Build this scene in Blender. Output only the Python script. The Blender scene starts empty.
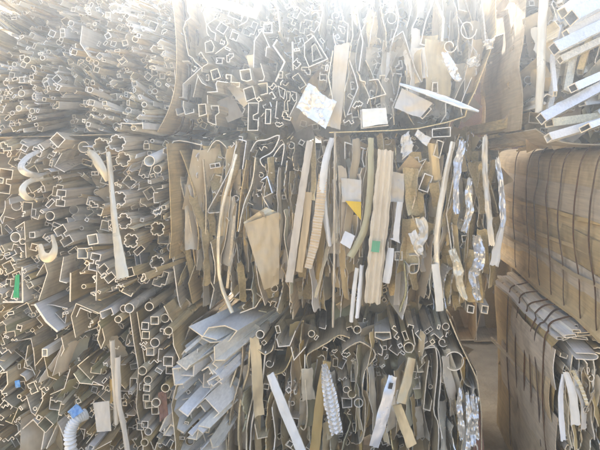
import bpy, math, random
import numpy as np
from mathutils import Vector, noise

R = random.Random(11)
scene = bpy.context.scene
COL = scene.collection

# ------------------------------------------------------------------ camera geometry
F = 520.0                 # focal length in photo pixels (600 wide)
VX, VY = 370.0, 150.0     # where lines running straight into the stacks meet
EYE = 1.44
D0 = 2.08                 # distance of the front of the centre stack

def P(x, y, D):
    return Vector(((x - VX) * D / F, D, EYE + (VY - y) * D / F))

# ------------------------------------------------------------------ materials
MATS = {}

def _base(name):
    m = bpy.data.materials.new(name)
    m.use_nodes = True
    nt = m.node_tree
    b = nt.nodes["Principled BSDF"]
    return m, nt, b

def metal(name, col, metallic=0.5, rough=0.42, dirt=(0.30, 0.21, 0.11), dirt_amt=0.4,
          bump=0.25, bscale=22.0, spread=0.22, streak=0.22, grain='y', twin=True):
    """weathered sheet metal: per-piece value shift, drawn streaks along the extrusion, dirt patches, shallow dents"""
    m, nt, b = _base(name)
    N, L = nt.nodes, nt.links
    tc = N.new("ShaderNodeTexCoord")
    oi = N.new("ShaderNodeObjectInfo")
    # streaks along depth
    mp = N.new("ShaderNodeMapping"); mp.inputs["Scale"].default_value = (140, 5, 140) if grain == "y" else (60, 60, 5)
    L.new(tc.outputs["Object"], mp.inputs["Vector"])
    n1 = N.new("ShaderNodeTexNoise"); n1.inputs["Scale"].default_value = 1.0; n1.inputs["Detail"].default_value = 3
    L.new(mp.outputs[0], n1.inputs["Vector"])
    # patches
    n2 = N.new("ShaderNodeTexNoise"); n2.inputs["Scale"].default_value = 9.0; n2.inputs["Detail"].default_value = 3
    n2.inputs["Roughness"].default_value = 0.55
    L.new(tc.outputs["Object"], n2.inputs["Vector"])
    mr = N.new("ShaderNodeMapRange"); mr.inputs[1].default_value = 0.48; mr.inputs[2].default_value = 0.72
    mr.inputs[3].default_value = 0.0; mr.inputs[4].default_value = dirt_amt
    L.new(n2.outputs["Fac"], mr.inputs[0])
    hs = N.new("ShaderNodeHueSaturation"); hs.inputs["Color"].default_value = (*col, 1)
    v = N.new("ShaderNodeMapRange"); v.inputs[3].default_value = 1 - spread; v.inputs[4].default_value = 1 + spread
    L.new(oi.outputs["Random"], v.inputs[0])
    st = N.new("ShaderNodeMapRange"); st.inputs[1].default_value = 0.3; st.inputs[2].default_value = 0.7
    st.inputs[3].default_value = 1 - streak; st.inputs[4].default_value = 1 + streak * 0.4
    L.new(n1.outputs["Fac"], st.inputs[0])
    mu = N.new("ShaderNodeMath"); mu.operation = 'MULTIPLY'
    L.new(v.outputs[0], mu.inputs[0]); L.new(st.outputs[0], mu.inputs[1])
    L.new(mu.outputs[0], hs.inputs["Value"])
    # a second pseudo-random number from the first shifts saturation
    m2 = N.new("ShaderNodeMath"); m2.operation = 'MULTIPLY'; m2.inputs[1].default_value = 7.31
    fr = N.new("ShaderNodeMath"); fr.operation = 'FRACT'
    L.new(oi.outputs["Random"], m2.inputs[0]); L.new(m2.outputs[0], fr.inputs[0])
    sa = N.new("ShaderNodeMapRange"); sa.inputs[3].default_value = 0.6; sa.inputs[4].default_value = 1.3
    L.new(fr.outputs[0], sa.inputs[0]); L.new(sa.outputs[0], hs.inputs["Saturation"])
    mx = N.new("ShaderNodeMix"); mx.data_type = 'RGBA'
    L.new(mr.outputs[0], mx.inputs[0]); L.new(hs.outputs[0], mx.inputs[6]); mx.inputs[7].default_value = (*dirt, 1)
    L.new(mx.outputs[2], b.inputs["Base Color"])
    b.inputs["Metallic"].default_value = metallic
    rr = N.new("ShaderNodeMapRange"); rr.inputs[3].default_value = max(0.05, rough - 0.12); rr.inputs[4].default_value = rough + 0.22
    L.new(n2.outputs["Fac"], rr.inputs[0]); L.new(rr.outputs[0], b.inputs["Roughness"])
    n3 = N.new("ShaderNodeTexNoise"); n3.inputs["Scale"].default_value = bscale; n3.inputs["Detail"].default_value = 3
    L.new(tc.outputs["Object"], n3.inputs["Vector"])
    bp = N.new("ShaderNodeBump"); bp.inputs["Strength"].default_value = bump; bp.inputs["Distance"].default_value = 0.01
    L.new(n3.outputs["Fac"], bp.inputs["Height"]); L.new(bp.outputs[0], b.inputs["Normal"])
    MATS[name] = m
    if twin and grain == 'y':
        metal(name + '_u', col, metallic, rough, dirt, dirt_amt * .9, bump * .8, bscale * .6, spread, streak * .45, 'z')
    return m

def make_materials():
    metal("mill", (0.83, 0.74, 0.54), 0.3, 0.26)
    metal("champagne", (0.76, 0.62, 0.37), 0.3, 0.28)
    metal("bronze", (0.52, 0.39, 0.20), 0.08, 0.42)
    metal("pinktan", (0.72, 0.58, 0.38), 0.1, 0.42)
    metal("olive", (0.52, 0.48, 0.30), 0.08, 0.5)
    metal("white", (0.82, 0.78, 0.68), 0.0, 0.3, dirt=(0.35, 0.28, 0.18), dirt_amt=0.35, spread=0.1, streak=0.12)
    metal("bluewhite", (0.80, 0.79, 0.74), 0.05, 0.32, dirt=(0.4, 0.35, 0.25), dirt_amt=0.3, spread=0.1, streak=0.1)
    metal("cream", (0.68, 0.57, 0.38), 0.0, 0.5, spread=0.12, streak=0.2)
    metal("rust", (0.30, 0.11, 0.04), 0.1, 0.7)
    metal("strapping", (0.115, 0.055, 0.025), 0.3, 0.6, streak=0.2)
    metal("foil", (0.84, 0.81, 0.74), 0.6, 0.22, bump=0.35, bscale=18, dirt_amt=0.15, spread=0.08, streak=0.15)
    metal("bluefoil", (0.74, 0.77, 0.80), 0.45, 0.2, bump=0.4, bscale=30, dirt_amt=0.15, spread=0.08, streak=0.15)
    metal("cut", (0.90, 0.81, 0.64), 0.2, 0.38, dirt_amt=0.3, bump=0.1, spread=0.12, streak=0.1)
    metal("yellow", (0.78, 0.52, 0.04), 0.0, 0.4, dirt_amt=0.2, spread=0.05)
    metal("green", (0.10, 0.42, 0.20), 0.0, 0.5, dirt_amt=0.2, spread=0.05)
    metal("blue", (0.08, 0.30, 0.62), 0.0, 0.4, dirt_amt=0.15, spread=0.05)
    metal("orange", (0.60, 0.20, 0.06), 0.0, 0.5, dirt_amt=0.3, spread=0.05)
    metal("wood", (0.60, 0.46, 0.27), 0.0, 0.7, dirt_amt=0.5, spread=0.05, streak=0.4)
    metal("dark", (0.05, 0.05, 0.05), 0.0, 0.5, spread=0.05)
    metal("brownsheet", (0.52, 0.41, 0.24), 0.08, 0.5, dirt=(0.26, 0.18, 0.09), dirt_amt=0.6)
    metal("tansheet", (0.64, 0.50, 0.29), 0.2, 0.34, dirt=(0.2, 0.13, 0.06), dirt_amt=0.6)
    metal("grey", (0.56, 0.50, 0.40), 0.3, 0.45)
    # ground
    m, nt, b = _base("packed_earth")
    N, L = nt.nodes, nt.links
    tc = N.new("ShaderNodeTexCoord")
    n = N.new("ShaderNodeTexNoise"); n.inputs["Scale"].default_value = 6; n.inputs["Detail"].default_value = 9
    n.inputs["Roughness"].default_value = 0.7
    L.new(tc.outputs["Object"], n.inputs["Vector"])
    cr = N.new("ShaderNodeValToRGB")
    cr.color_ramp.elements[0].position = 0.3; cr.color_ramp.elements[0].color = (0.27, 0.21, 0.12, 1)
    cr.color_ramp.elements[1].position = 0.75; cr.color_ramp.elements[1].color = (0.45, 0.36, 0.22, 1)
    L.new(n.outputs["Fac"], cr.inputs[0]); L.new(cr.outputs[0], b.inputs["Base Color"])
    b.inputs["Roughness"].default_value = 0.95
    n2 = N.new("ShaderNodeTexNoise"); n2.inputs["Scale"].default_value = 60; n2.inputs["Detail"].default_value = 6
    L.new(tc.outputs["Object"], n2.inputs["Vector"])
    bp = N.new("ShaderNodeBump"); bp.inputs["Strength"].default_value = 0.6; bp.inputs["Distance"].default_value = 0.02
    L.new(n2.outputs["Fac"], bp.inputs["Height"]); L.new(bp.outputs[0], b.inputs["Normal"])
    MATS["packed_earth"] = m
make_materials()

# ------------------------------------------------------------------ mesh builder
class MB:
    def __init__(self):
        self.v, self.f, self.mi = [], [], []
    def add(self, verts, faces, mi=0):
        o = len(self.v)
        self.v.extend(verts)
        for f in faces:
            self.f.append(tuple(i + o for i in f)); self.mi.append(mi)
    def join(self, other):
        o = len(self.v)
        self.v.extend(other.v)
        self.f.extend(tuple(i + o for i in f) for f in other.f); self.mi.extend(other.mi)
    def build(self, name, mats, parent=None, base=Vector((0, 0, 0)), angle=38):
        me = bpy.data.meshes.new(name)
        me.from_pydata([tuple(Vector(p) - base) for p in self.v], [], self.f)
        for m in mats: me.materials.append(MATS[m])
        me.polygons.foreach_set("material_index", self.mi)
        me.polygons.foreach_set("use_smooth", [True] * len(self.f))
        me.update()
        try: me.set_sharp_from_angle(angle=math.radians(angle))
        except Exception: pass
        o = bpy.data.objects.new(name, me)
        COL.objects.link(o)
        if parent is not None: o.parent = parent
        else: o.location = base
        return o

def offsets(pts, closed, t):
    """left and right offset polylines of a 2-D polyline, mitred"""
    n = len(pts); Lft, Rgt = [], []
    h = t / 2
    for i in range(n):
        p = pts[i]
        a = pts[i - 1] if (i > 0 or closed) else None
        c = pts[(i + 1) % n] if (i < n - 1 or closed) else None
        ds = []
        if a is not None:
            dx, dy = p[0] - a[0], p[1] - a[1]; l = math.hypot(dx, dy) or 1e-9; ds.append((dx / l, dy / l))
        if c is not None:
            dx, dy = c[0] - p[0], c[1] - p[1]; l = math.hypot(dx, dy) or 1e-9; ds.append((dx / l, dy / l))
        if len(ds) == 1:
            nx, ny = -ds[0][1], ds[0][0]; k = 1
        else:
            nx, ny = -(ds[0][1] + ds[1][1]), ds[0][0] + ds[1][0]
            l = math.hypot(nx, ny)
            if l < 0.2: nx, ny, k = -ds[0][1], ds[0][0], 1
            else:
                nx, ny = nx / l, ny / l
                k = min(1.9, 1 / max(0.3, nx * -ds[0][1] + ny * ds[0][0]))
        Lft.append((p[0] + nx * h * k, p[1] + ny * h * k)); Rgt.append((p[0] - nx * h * k, p[1] - ny * h * k))
    return Lft, Rgt

def ribbon(mb, pts, closed, t, frames, jag=None, caps=True):
    """a thin wall following a 2-D polyline, carried through a list of frames (function (u,v)->Vector)"""
    Lf, Rg = offsets(pts, closed, t)
    n, K = len(pts), len(frames)
    V = []
    for k, fr in enumerate(frames):
        for i in range(n):
            j = jag[i] if (jag and k == 0) else 0.0
            a = fr(*Lf[i]); b = fr(*Rg[i])
            if j: a = Vector((a.x, a.y + j, a.z)); b = Vector((b.x, b.y + j, b.z))
            V.append(a); V.append(b)
    def id(k, i, s): return (k * n + i) * 2 + s
    m = n if closed else n - 1
    side, cut = [], []
    for k in range(K - 1):
        for i in range(m):
            j = (i + 1) % n
            side.append((id(k, i, 0), id(k, j, 0), id(k + 1, j, 0), id(k + 1, i, 0)))
            side.append((id(k, j, 1), id(k, i, 1), id(k + 1, i, 1), id(k + 1, j, 1)))
        if not closed:
            side.append((id(k, 0, 1), id(k, 0, 0), id(k + 1, 0, 0), id(k + 1, 0, 1)))
            side.append((id(k, n - 1, 0), id(k, n - 1, 1), id(k + 1, n - 1, 1), id(k + 1, n - 1, 0)))
    for i in range(m):
        j = (i + 1) % n
        cut.append((id(0, i, 0), id(0, i, 1), id(0, j, 1), id(0, j, 0)))
        if caps: cut.append((id(K - 1, i, 1), id(K - 1, i, 0), id(K - 1, j, 0), id(K - 1, j, 1)))
    o = len(mb.v)
    mb.add(V, side, 0)
    for f in cut:
        mb.f.append(tuple(q + o for q in f)); mb.mi.append(1)

def smooth_path(pts, sub=4, closed=False):
    """Catmull-Rom through points of any dimension"""
    out = []; n = len(pts)
    rng = range(n) if closed else range(n - 1)
    for i in rng:
        p1, p2 = pts[i], pts[(i + 1) % n]
        p0 = pts[i - 1] if (i > 0 or closed) else p1
        p3 = pts[(i + 2) % n] if (i + 2 < n or closed) else p2
        for s in range(sub):
            t = s / sub
            out.append(tuple(0.5 * (2 * b + (c - a) * t + (2 * a - 5 * b + 4 * c - d) * t * t + (3 * b - a - 3 * c + d) * t ** 3)
                             for a, b, c, d in zip(p0, p1, p2, p3)))
    if not closed: out.append(tuple(pts[-1]))
    return out

# ------------------------------------------------------------------ profile sections (unit size about 1)
def circ(n=14, r=0.5, cx=0, cy=0, a0=0, a1=2 * math.pi, closed=True):
    m = n if closed else n + 1
    return [(cx + r * math.cos(a0 + (a1 - a0) * i / n), cy + r * math.sin(a0 + (a1 - a0) * i / n)) for i in range(m)]
def rect(w, h, cx=0, cy=0): return [(cx - w / 2, cy - h / 2), (cx + w / 2, cy - h / 2), (cx + w / 2, cy + h / 2), (cx - w / 2, cy + h / 2)]

def section(kind, r):
    if kind == 'square_tube': return [(rect(0.9, 0.9), True)]
    if kind == 'rectangular_tube':
        h = r.uniform(0.35, 0.6); return [(rect(1, h), True)]
    if kind == 'double_tube':
        h = r.uniform(0.4, 0.55); return [(rect(1, h), True), ([(0.02, -h / 2), (0.02, h / 2)], False)]
    if kind == 'round_tube': return [(circ(16), True)]
    if kind == 'channel':
        d = r.uniform(0.3, 0.6); return [([(-.5, d), (-.5, 0), (.5, 0), (.5, d)], False)]
    if kind == 'lipped_channel':
        d = r.uniform(0.4, 0.6); return [([(-.3, d), (-.5, d), (-.5, 0), (.5, 0), (.5, d), (.3, d)], False)]
    if kind == 'angle_bar':
        d = r.uniform(0.5, 0.9); return [([(-.5, d), (-.5, 0), (.5, 0)], False)]
    if kind == 'zed_bar': return [([(-.5, .35), (-.05, .35), (-.05, -.35), (.5, -.35)], False)]
    if kind == 'tee_bar': return [([(-.5, .4), (-.05, .4), (-.05, -.5), (.05, -.5), (.05, .4), (.5, .4)], False)]
    if kind == 'flat_bar': return [([(-.5, 0), (0, r.uniform(-.04, .04)), (.5, 0)], False)]
    if kind == 'notched_tube':
        pts = []
        for k in range(4):
            a = k * math.pi / 2
            for (x, y) in ((.5, -.3), (.5, -.1), (.4, -.08), (.4, .08), (.5, .1), (.5, .3), (.37, .37)):
                pts.append((x * math.cos(a) - y * math.sin(a), x * math.sin(a) + y * math.cos(a)))
        return [(pts, True)]
    if kind == 'dumbbell_profile':
        return [([(-.27, .5), (.27, .5), (.27, .12), (.07, .1), (.07, -.1), (.27, -.12), (.27, -.5), (-.27, -.5), (-.27, -.12), (-.07, -.1), (-.07, .1), (-.27, .12)], True)]
    if kind == 'window_profile':
        a = r.uniform(.25, .4); b = r.uniform(.3, .5)
        out = [([(-a, -b), (a, -b), (a, -.1), (a - .12, -.06), (a - .12, .06), (a, .1), (a, b), (-a, b)], True)]
        out.append(([(-a, b), (-a - .2, b), (-a - .2, b - .18)], False))
        if r.random() < .6: out.append(([(a, -b), (a + .22, -b), (a + .22, -b + .15)], False))
        return out
    if kind == 'frame_profile':
        return [([(-.45, .5), (-.45, -.3), (-.2, -.3), (-.2, -.5), (.35, -.5), (.35, -.12), (.15, -.1), (.15, .1), (-.1, .12), (-.1, .5)], True)]
    if kind == 'hooked_profile':
        return [([(-.5, .3), (-.5, .5), (-.2, .5), (-.2, -.1), (.3, -.1), (.3, -.45), (.05, -.45), (.05, -.3)], False)]
    if kind == 'bent_offcut':
        n = r.randint(3, 5); x = -.5; pts = []
        for i in range(n): pts.append((x + i / (n - 1), r.uniform(-.3, .3)))
        return [(pts, False)]
    if kind == 'curled_strip':
        a0 = r.uniform(0, 6); return [([(q * math.cos(a), q * math.sin(a)) for q, a in ((.5 - .28 * i / 14, a0 + 6.0 * i / 14) for i in range(15))], False)]
    raise ValueError(kind)

# ------------------------------------------------------------------ occupancy raster in photo pixels
class Raster:
    OX, OY, W, H = 160, 120, 1000, 720
    def __init__(self): self.g = np.zeros((self.H, self.W), bool)
    def cells(self, polys, margin):
        """cells covered by a list of (pts, closed, fill) polylines"""
        out = np.zeros((0, 2), int); parts = []
        for pts, closed, fill in polys:
            a = np.array(pts, float)
            lo = np.floor(a.min(0) - margin - 1).astype(int); hi = np.ceil(a.max(0) + margin + 1).astype(int)
            lo = np.maximum(lo, (-self.OX, -self.OY)); hi = np.minimum(hi, (self.W - self.OX - 1, self.H - self.OY - 1))
            if (hi <= lo).any(): continue
            xs = np.arange(lo[0], hi[0] + 1) + .5; ys = np.arange(lo[1], hi[1] + 1) + .5
            X, Y = np.meshgrid(xs, ys)
            d = np.full(X.shape, 1e9); ins = np.zeros(X.shape, bool)
            n = len(a)
            for i in range(n if closed else n - 1):
                p, q = a[i], a[(i + 1) % n]; e = q - p; l2 = (e ** 2).sum() + 1e-9
                s = np.clip(((X - p[0]) * e[0] + (Y - p[1]) * e[1]) / l2, 0, 1)
                d = np.minimum(d, np.hypot(X - p[0] - s * e[0], Y - p[1] - s * e[1]))
                if closed:
                    c = ((p[1] > Y) != (q[1] > Y))
                    with np.errstate(divide='ignore', invalid='ignore'):
                        xi = (q[0] - p[0]) * (Y - p[1]) / (q[1] - p[1]) + p[0]
                    ins ^= c & (X < xi)
            m = d <= margin
            if fill: m |= ins
            iy, ix = np.nonzero(m)
            parts.append(np.stack([iy + lo[1] + self.OY, ix + lo[0] + self.OX], 1))
        return np.concatenate(parts) if parts else out
    def share(self, c): return self.g[c[:, 0], c[:, 1]].mean() if len(c) else 1.0
    def mark(self, c): self.g[c[:, 0], c[:, 1]] = True

def inside(poly, x, y):
    r = False; n = len(poly)
    for i in range(n):
        (x0, y0), (x1, y1) = poly[i], poly[(i + 1) % n]
        if (y0 > y) != (y1 > y) and x < (x1 - x0) * (y - y0) / (y1 - y0) + x0: r = not r
    return r

def thing(name, label, cat, loc, group=None):
    o = bpy.data.objects.new(name, None); COL.objects.link(o)
    o.location = loc; o["label"] = label; o["category"] = cat; o.empty_display_size = .1
    if group: o["group"] = group
    return o
def tag(o, label, cat, group=None):
    o["label"] = label; o["category"] = cat
    if group: o["group"] = group
    return o

def pick(w, r=R):
    t = r.random() * sum(w.values())
    for k, v in w.items():
        t -= v
        if t <= 0: return k
    return k

THIN = .72
# ------------------------------------------------------------------ a bale of scrap
class Bale:
    def __init__(self, label, D, poly, zbase, length=.95, seed=1, clusters=10, spread=.16, tilt=.05, group="bales of aluminium scrap", cat="scrap bale", name="scrap_bale"):
        self.D, self.poly, self.len = D, poly, length
        self.r = random.Random(seed)
        self.ras = Raster()
        xs = [p[0] for p in poly]; ys = [p[1] for p in poly]
        self.x0, self.x1, self.y0, self.y1 = min(xs), max(xs), min(ys), max(ys)
        c = P((self.x0 + self.x1) / 2, VY, D)
        self.base = Vector((c.x, D + length / 2, zbase))
        self.root = thing(name, label, cat, self.base, group)
        self.cl = [(self.r.uniform(self.x0, self.x1), self.r.uniform(self.y0, self.y1), self.r.uniform(0, spread), self.r.gauss(0, tilt), self.r.gauss(0, tilt)) for _ in range(clusters)]
        self.pieces = []
    def cluster(self, x, y): return min(self.cl, key=lambda c: (c[0] - x) ** 2 + (c[1] - y) ** 2)
    def ex(self, name, polys, mat, t=1.1, set=0.0, L=None, tx=0.0, tz=0.0, bow=0.0, twist=0.0, jag=0.0, smooth=False, mark=True, cut='cut', label=None, fill=True, segs=4, sag=None):
        """one piece: polys = list of (px points, closed); runs back from the face of the bale"""
        r = self.r
        if isinstance(polys, tuple): polys = [polys]
        if cut == 'cut' and name in ('sheet_offcut', 'wrap_sheet', 'side_sheet', 'upright_sheet', 'flat_bar') and r.random() < (.6 if name == 'sheet_offcut' else .9): cut = mat
        D = self.D + set; L = L or self.len - set - r.uniform(0, .1)
        mb = MB()
        allp = [p for q, _ in polys for p in q]
        cx = sum(p[0] for p in allp) / len(allp); cy = sum(p[1] for p in allp) / len(allp)
        O = P(cx, cy, self.D); k = self.D / F
        seed = r.uniform(0, 100)
        def frame(s):
            a = twist * s; ca, sa = math.cos(a), math.sin(a)
            wob = 0.006 * math.sin(seed + s * 9)
            ox = O.x + tx * s + bow * s * s + wob; oz = O.z + tz * s + wob * .6 - (sag or 0) * s * s
            def g(u, v): return Vector((ox + u * ca - v * sa, D + s, oz + u * sa + v * ca))
            return g
        fr = [frame(L * (i / segs) ** 1.3) for i in range(segs + 1)]
        for pts, closed in polys:
            q = smooth_path(pts, 4, closed) if smooth else pts
            m = [((x - cx) * k, (cy - y) * k) for x, y in q]
            jg = None
            if jag:
                ph = r.uniform(0, 50)
                jg = [jag * (noise.noise(Vector((u * 14 + ph, v * 14, seed))) - .2 + .35 * noise.noise(Vector((u * 70 + ph, v * 70, seed)))) for u, v in m]
            ribbon(mb, m, closed, t * k * THIN, fr, jg)
        if mark: self.ras.mark(self.ras.cells([(p, c, c and fill) for p, c in polys], .9))
        area = (max(p[0] for p in allp) - min(p[0] for p in allp) + 3) * (max(p[1] for p in allp) - min(p[1] for p in allp) + 3)
        self.pieces.append((name, mb, [mat, cut], area, label))
    def fill(self, n, kinds, pal, smin, smax, lean=None, L=None, setr=None, rot=None, margin=.9, t=(.8, 1.3), region=None, extra_set=0.0, power=2.0, tries=14, allow=0.0, setj=.03, kindsize=None):
        r = self.r; poly = region or self.poly
        xs = [p[0] for p in poly]; ys = [p[1] for p in poly]
        done = 0
        sizes = sorted((smin + (smax - smin) * r.random() ** power for _ in range(n)), reverse=True)
        for s in sizes:
            kind = pick(kinds, r); mat = pick(pal, r)
            for _ in range(tries):
                x, y = r.uniform(min(xs), max(xs)), r.uniform(min(ys), max(ys))
                if not inside(poly, x, y): continue
                a = (r.uniform(0, 2 * math.pi) if rot is None else r.choice((0, math.pi / 2, math.pi, -math.pi / 2)) + r.gauss(0, rot))
                ca, sa = math.cos(a), math.sin(a)
                ss = s * (kindsize or {}).get(kind, 1)
                sec = [([(x + ss * (u * ca - v * sa), y + ss * (u * sa + v * ca)) for u, v in pts], c) for pts, c in section(kind, r)]
                if not all(inside(poly, *p) for q, _ in sec for p in q): continue
                c = self.ras.cells([(p, cl, cl) for p, cl in sec], margin)
                if self.ras.share(c) > allow: continue
                k = self.cluster(x, y)
                sm = kind in ('bent_offcut',) and r.random() < .5
                self.ex(kind, sec, mat, t=r.uniform(*t), set=r.uniform(*setr) if setr else max(0, k[2] + extra_set + r.uniform(-setj, setj)), L=r.uniform(*L) if L else None, tx=r.gauss(lean[0], .1) if lean else k[3] + r.gauss(0, .02), tz=r.gauss(lean[1], .08) if lean else k[4] + r.gauss(0, .02),
                        bow=r.gauss(0, .04), twist=r.gauss(0, .12), jag=.012 if kind in ('bent_offcut', 'curled_strip', 'flat_bar') else 0, smooth=sm)
                done += 1
                break
        return done
    def sheets(self, n, pal, xr, yr, hmin, hmax, wav=3.0, lean=0.1, t=(.8, 1.6), names=None, allow=.06, setr=(0, .12), step=9, jag=.03, kink=.25, bowr=.05):
        """sheets standing on edge: wavy upright lines at the face, running back"""
        r = self.r
        for _ in range(n):
            for _try in range(10):
                x = r.uniform(*xr); h = r.uniform(hmin, hmax); y = r.uniform(yr[0] - h * .2, yr[1] - h * .5)
                y1 = min(y + h, yr[1] + 2); y = max(y, yr[0])
                if y1 - y < hmin * .5: continue
                le = r.gauss(0, lean); pts = []; m = max(3, int((y1 - y) / step)); ox = 0
                kinky = r.random() < kink
                for i in range(m + 1):
                    f = i / m
                    ox += r.gauss(0, wav * (.8 if kinky else .35))
                    pts.append((x + ox + le * (f - .5) * h + wav * 1.3 * math.sin(f * 4 + x), y + (y1 - y) * f + (r.uniform(-.3, .3) * step if kinky and 0 < i < m else 0)))
                c = self.ras.cells([(pts, False, False)], .9)
                if self.ras.share(c) > allow: continue
                if not all(inside(self.poly, *p) for p in pts): continue
                k = self.cluster(x, (y + y1) / 2)
                self.ex(r.choice(names or ['sheet_offcut']), (pts, False), pick(pal, r), t=r.uniform(*t), set=r.uniform(*setr), tx=k[3] + r.gauss(0, .03), tz=k[4], bow=r.gauss(0, bowr),
                        twist=r.gauss(0, .15), jag=jag, smooth=not kinky)
                break
    def backing(self, region, pal, step=22, setr=(.10, .24), size=(16, 30), lean=.75, name='crushed_infill', shrink=0, crump=.022):
        """crushed sheets jammed crosswise deeper in the bale, closing the gaps between the pieces at the face"""
        r = self.r; xs = [p[0] for p in region]; ys = [p[1] for p in region]
        y = min(ys)
        while y < max(ys):
            x = min(xs)
            while x < max(xs):
                cx, cy = x + r.uniform(-.4, .4) * step, y + r.uniform(-.4, .4) * step
                x += step
                if not inside(region, cx, cy): continue
                if shrink and not all(inside(region, cx + q * shrink, cy + p * shrink) for q in (-1, 1) for p in (-1, 1)): continue
                s = r.uniform(*size); D = self.D + r.uniform(*setr); c = P(cx, cy, D) ; c.x = (cx - VX) * self.D / F; c.z = EYE + (VY - cy) * self.D / F
                a = r.uniform(0, 6.28); sx, sz = r.gauss(0, lean), r.gauss(.15, lean); k = self.D / F
                u = Vector((math.cos(a), 0, math.sin(a))); v = Vector((-math.sin(a), 0, math.cos(a)))
                u.y = -(u.x * sx + u.z * sz); v.y = -(v.x * sx + v.z * sz)
                w2, h2 = s * k * r.uniform(.35, .75), s * k * r.uniform(.5, .9); n = 4; mb = MB(); V = []; ph = r.uniform(0, 99); t = .002
                for lay in (0, 1):
                    for i in range(n + 1):
                        for j in range(n + 1):
                            p = c + u * (w2 * (2 * i / n - 1)) + v * (h2 * (2 * j / n - 1))
                            p = p + Vector((0, lay * t + crump * noise.noise(Vector((p.x * 16, p.z * 16, ph))), 0)); V.append(p)
                m = n + 1; o = m * m; Fc = []
                for i in range(n):
                    for j in range(n):
                        q = i * m + j
                        Fc.append((q, q + 1, q + m + 1, q + m)); Fc.append((o + q, o + q + m, o + q + m + 1, o + q + 1))
                    for q, b in ((i * m, (i + 1) * m), ((i + 1) * m + n, i * m + n), (i + 1, i), (n * m + i, n * m + i + 1)): Fc.append((q, b, o + b, o + q))
                mb.add(V, Fc, 0)
                self.pieces.append((name, mb, [pick(pal, r) + "_u", "cut"], s * s, None))
            y += step
    def leaves(self, n, pal, region, hr, lean=.12, setr=(0, .12), wr=(.04, .13), th=(25, 70), name='leaning_sheet', amp=.012):
        """buckled sheets standing upright and turned so that a face shows"""
        r = self.r; xs = [p[0] for p in region]; ys = [p[1] for p in region]; k = self.D / F
        for _ in range(n):
            for _t in range(20):
                cx, cy = r.uniform(min(xs), max(xs)), r.uniform(min(ys), max(ys)); h = r.uniform(*hr)
                if inside(region, cx, cy - h * .45) and inside(region, cx, cy + h * .45): break
            else: continue
            cl = self.cluster(cx, cy)
            a = math.radians(r.uniform(*th)); sg = 1 if r.random() < .62 else -1
            dv = Vector((sg * math.cos(a), math.sin(a), 0)); nv = Vector((math.sin(a) * -sg, math.cos(a), 0))
            le = r.gauss(0, lean); w = r.uniform(*wr); D = self.D + r.uniform(*setr); ph = r.uniform(0, 99)
            O = Vector(((cx - VX) * k, D, EYE + (VY - cy) * k)); nh, nw = 10, 5; V = []; t = .0022
            fl = r.uniform(-.06, .06)
            for lay in (0, 1):
                for i in range(nh + 1):
                    f = i / nh - .5
                    for j in range(nw + 1):
                        g = j / nw; z = -f * h * k + le * 0 + (.012 * noise.noise(Vector((g * 2, ph, i == 0))) if i in (0, nh) else 0)
                        ww = w * (1 + .14 * noise.noise(Vector((f * 5, ph, 3))))
                        p = O + Vector((le * f * h * k, 0, z)) + dv * (g * ww) + Vector((0, fl * f, 0))
                        q = Vector((f * h * k * 11, g * w * 14, ph))
                        p = p + nv * (amp * (noise.noise(q) + .7 * abs(noise.noise(q * 2.1)) + .3 * noise.noise(q * 5)) + lay * t); V.append(p)
            m = nw + 1; o = (nh + 1) * m; mb = MB(); Fc = []; Ec = []
            for i in range(nh):
                for j in range(nw):
                    q = i * m + j; Fc.append((q, q + 1, q + m + 1, q + m)); Fc.append((o + q, o + q + m, o + q + m + 1, o + q + 1))
                q = i * m; Ec.append((q, q + m, o + q + m, o + q)); q += nw; Fc.append((q + m, q, o + q, o + q + m))
            for j in range(nw): Ec.append((j + 1, j, o + j, o + j + 1)); q = nh * m + j; Ec.append((q, q + 1, o + q + 1, o + q))
            mb.add(V, Fc, 0); mb.f.extend(Ec); mb.mi.extend([1] * len(Ec))
            self.pieces.append((name, mb, [pick(pal, r) + '_u', 'cut'], h * 12, None))
    def strap(self, cs, Y, w=.016, t=.004, mat='strapping', buckle=True, wig=.012):
        """a band round the bale's cross-section cs (list of X,Z), lying across depth at Y"""
        mb = MB(); r = self.r; q = smooth_path(cs, 5, True); n = len(q)
        V = []; ph = r.uniform(0, 9)
        cx = sum(p[0] for p in q) / n; cz = sum(p[1] for p in q) / n
        for i, (x, z) in enumerate(q):
            dx, dz = x - cx, z - cz; l = math.hypot(dx, dz)
            nx, nz = dx / l, dz / l
            y = Y + wig * math.sin(ph + i * .25) + wig * .5 * math.sin(ph * 3 + i * .6)
            for (o, e) in ((.004, -w / 2), (.004 + t, -w / 2), (.004 + t, w / 2), (.004, w / 2)):
                V.append(Vector((x + nx * o, y + e, z + nz * o)))
        Fc = []
        for i in range(n):
            j = (i + 1) % n
            for s in range(4):
                s2 = (s + 1) % 4
                Fc.append((i * 4 + s, i * 4 + s2, j * 4 + s2, j * 4 + s))
        mb.add(V, Fc, 0)
        o = mb.build("strap", [mat], self.root, self.base)
        if buckle:
            i = int(n * r.uniform(.55, .75)); x, z = q[i]; x2, z2 = q[(i + 1) % n]
            b = MB(); d = Vector((x2 - x, 0, z2 - z)).normalized(); nn = Vector((x - cx, 0, z - cz)).normalized()
            c = Vector((x, Y, z)) + nn * .009
            box(b, c, d * .02, Vector((0, 1, 0)) * (w * .62), nn * .004)
            b.build("buckle", ["grey"], o, self.base)
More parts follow.
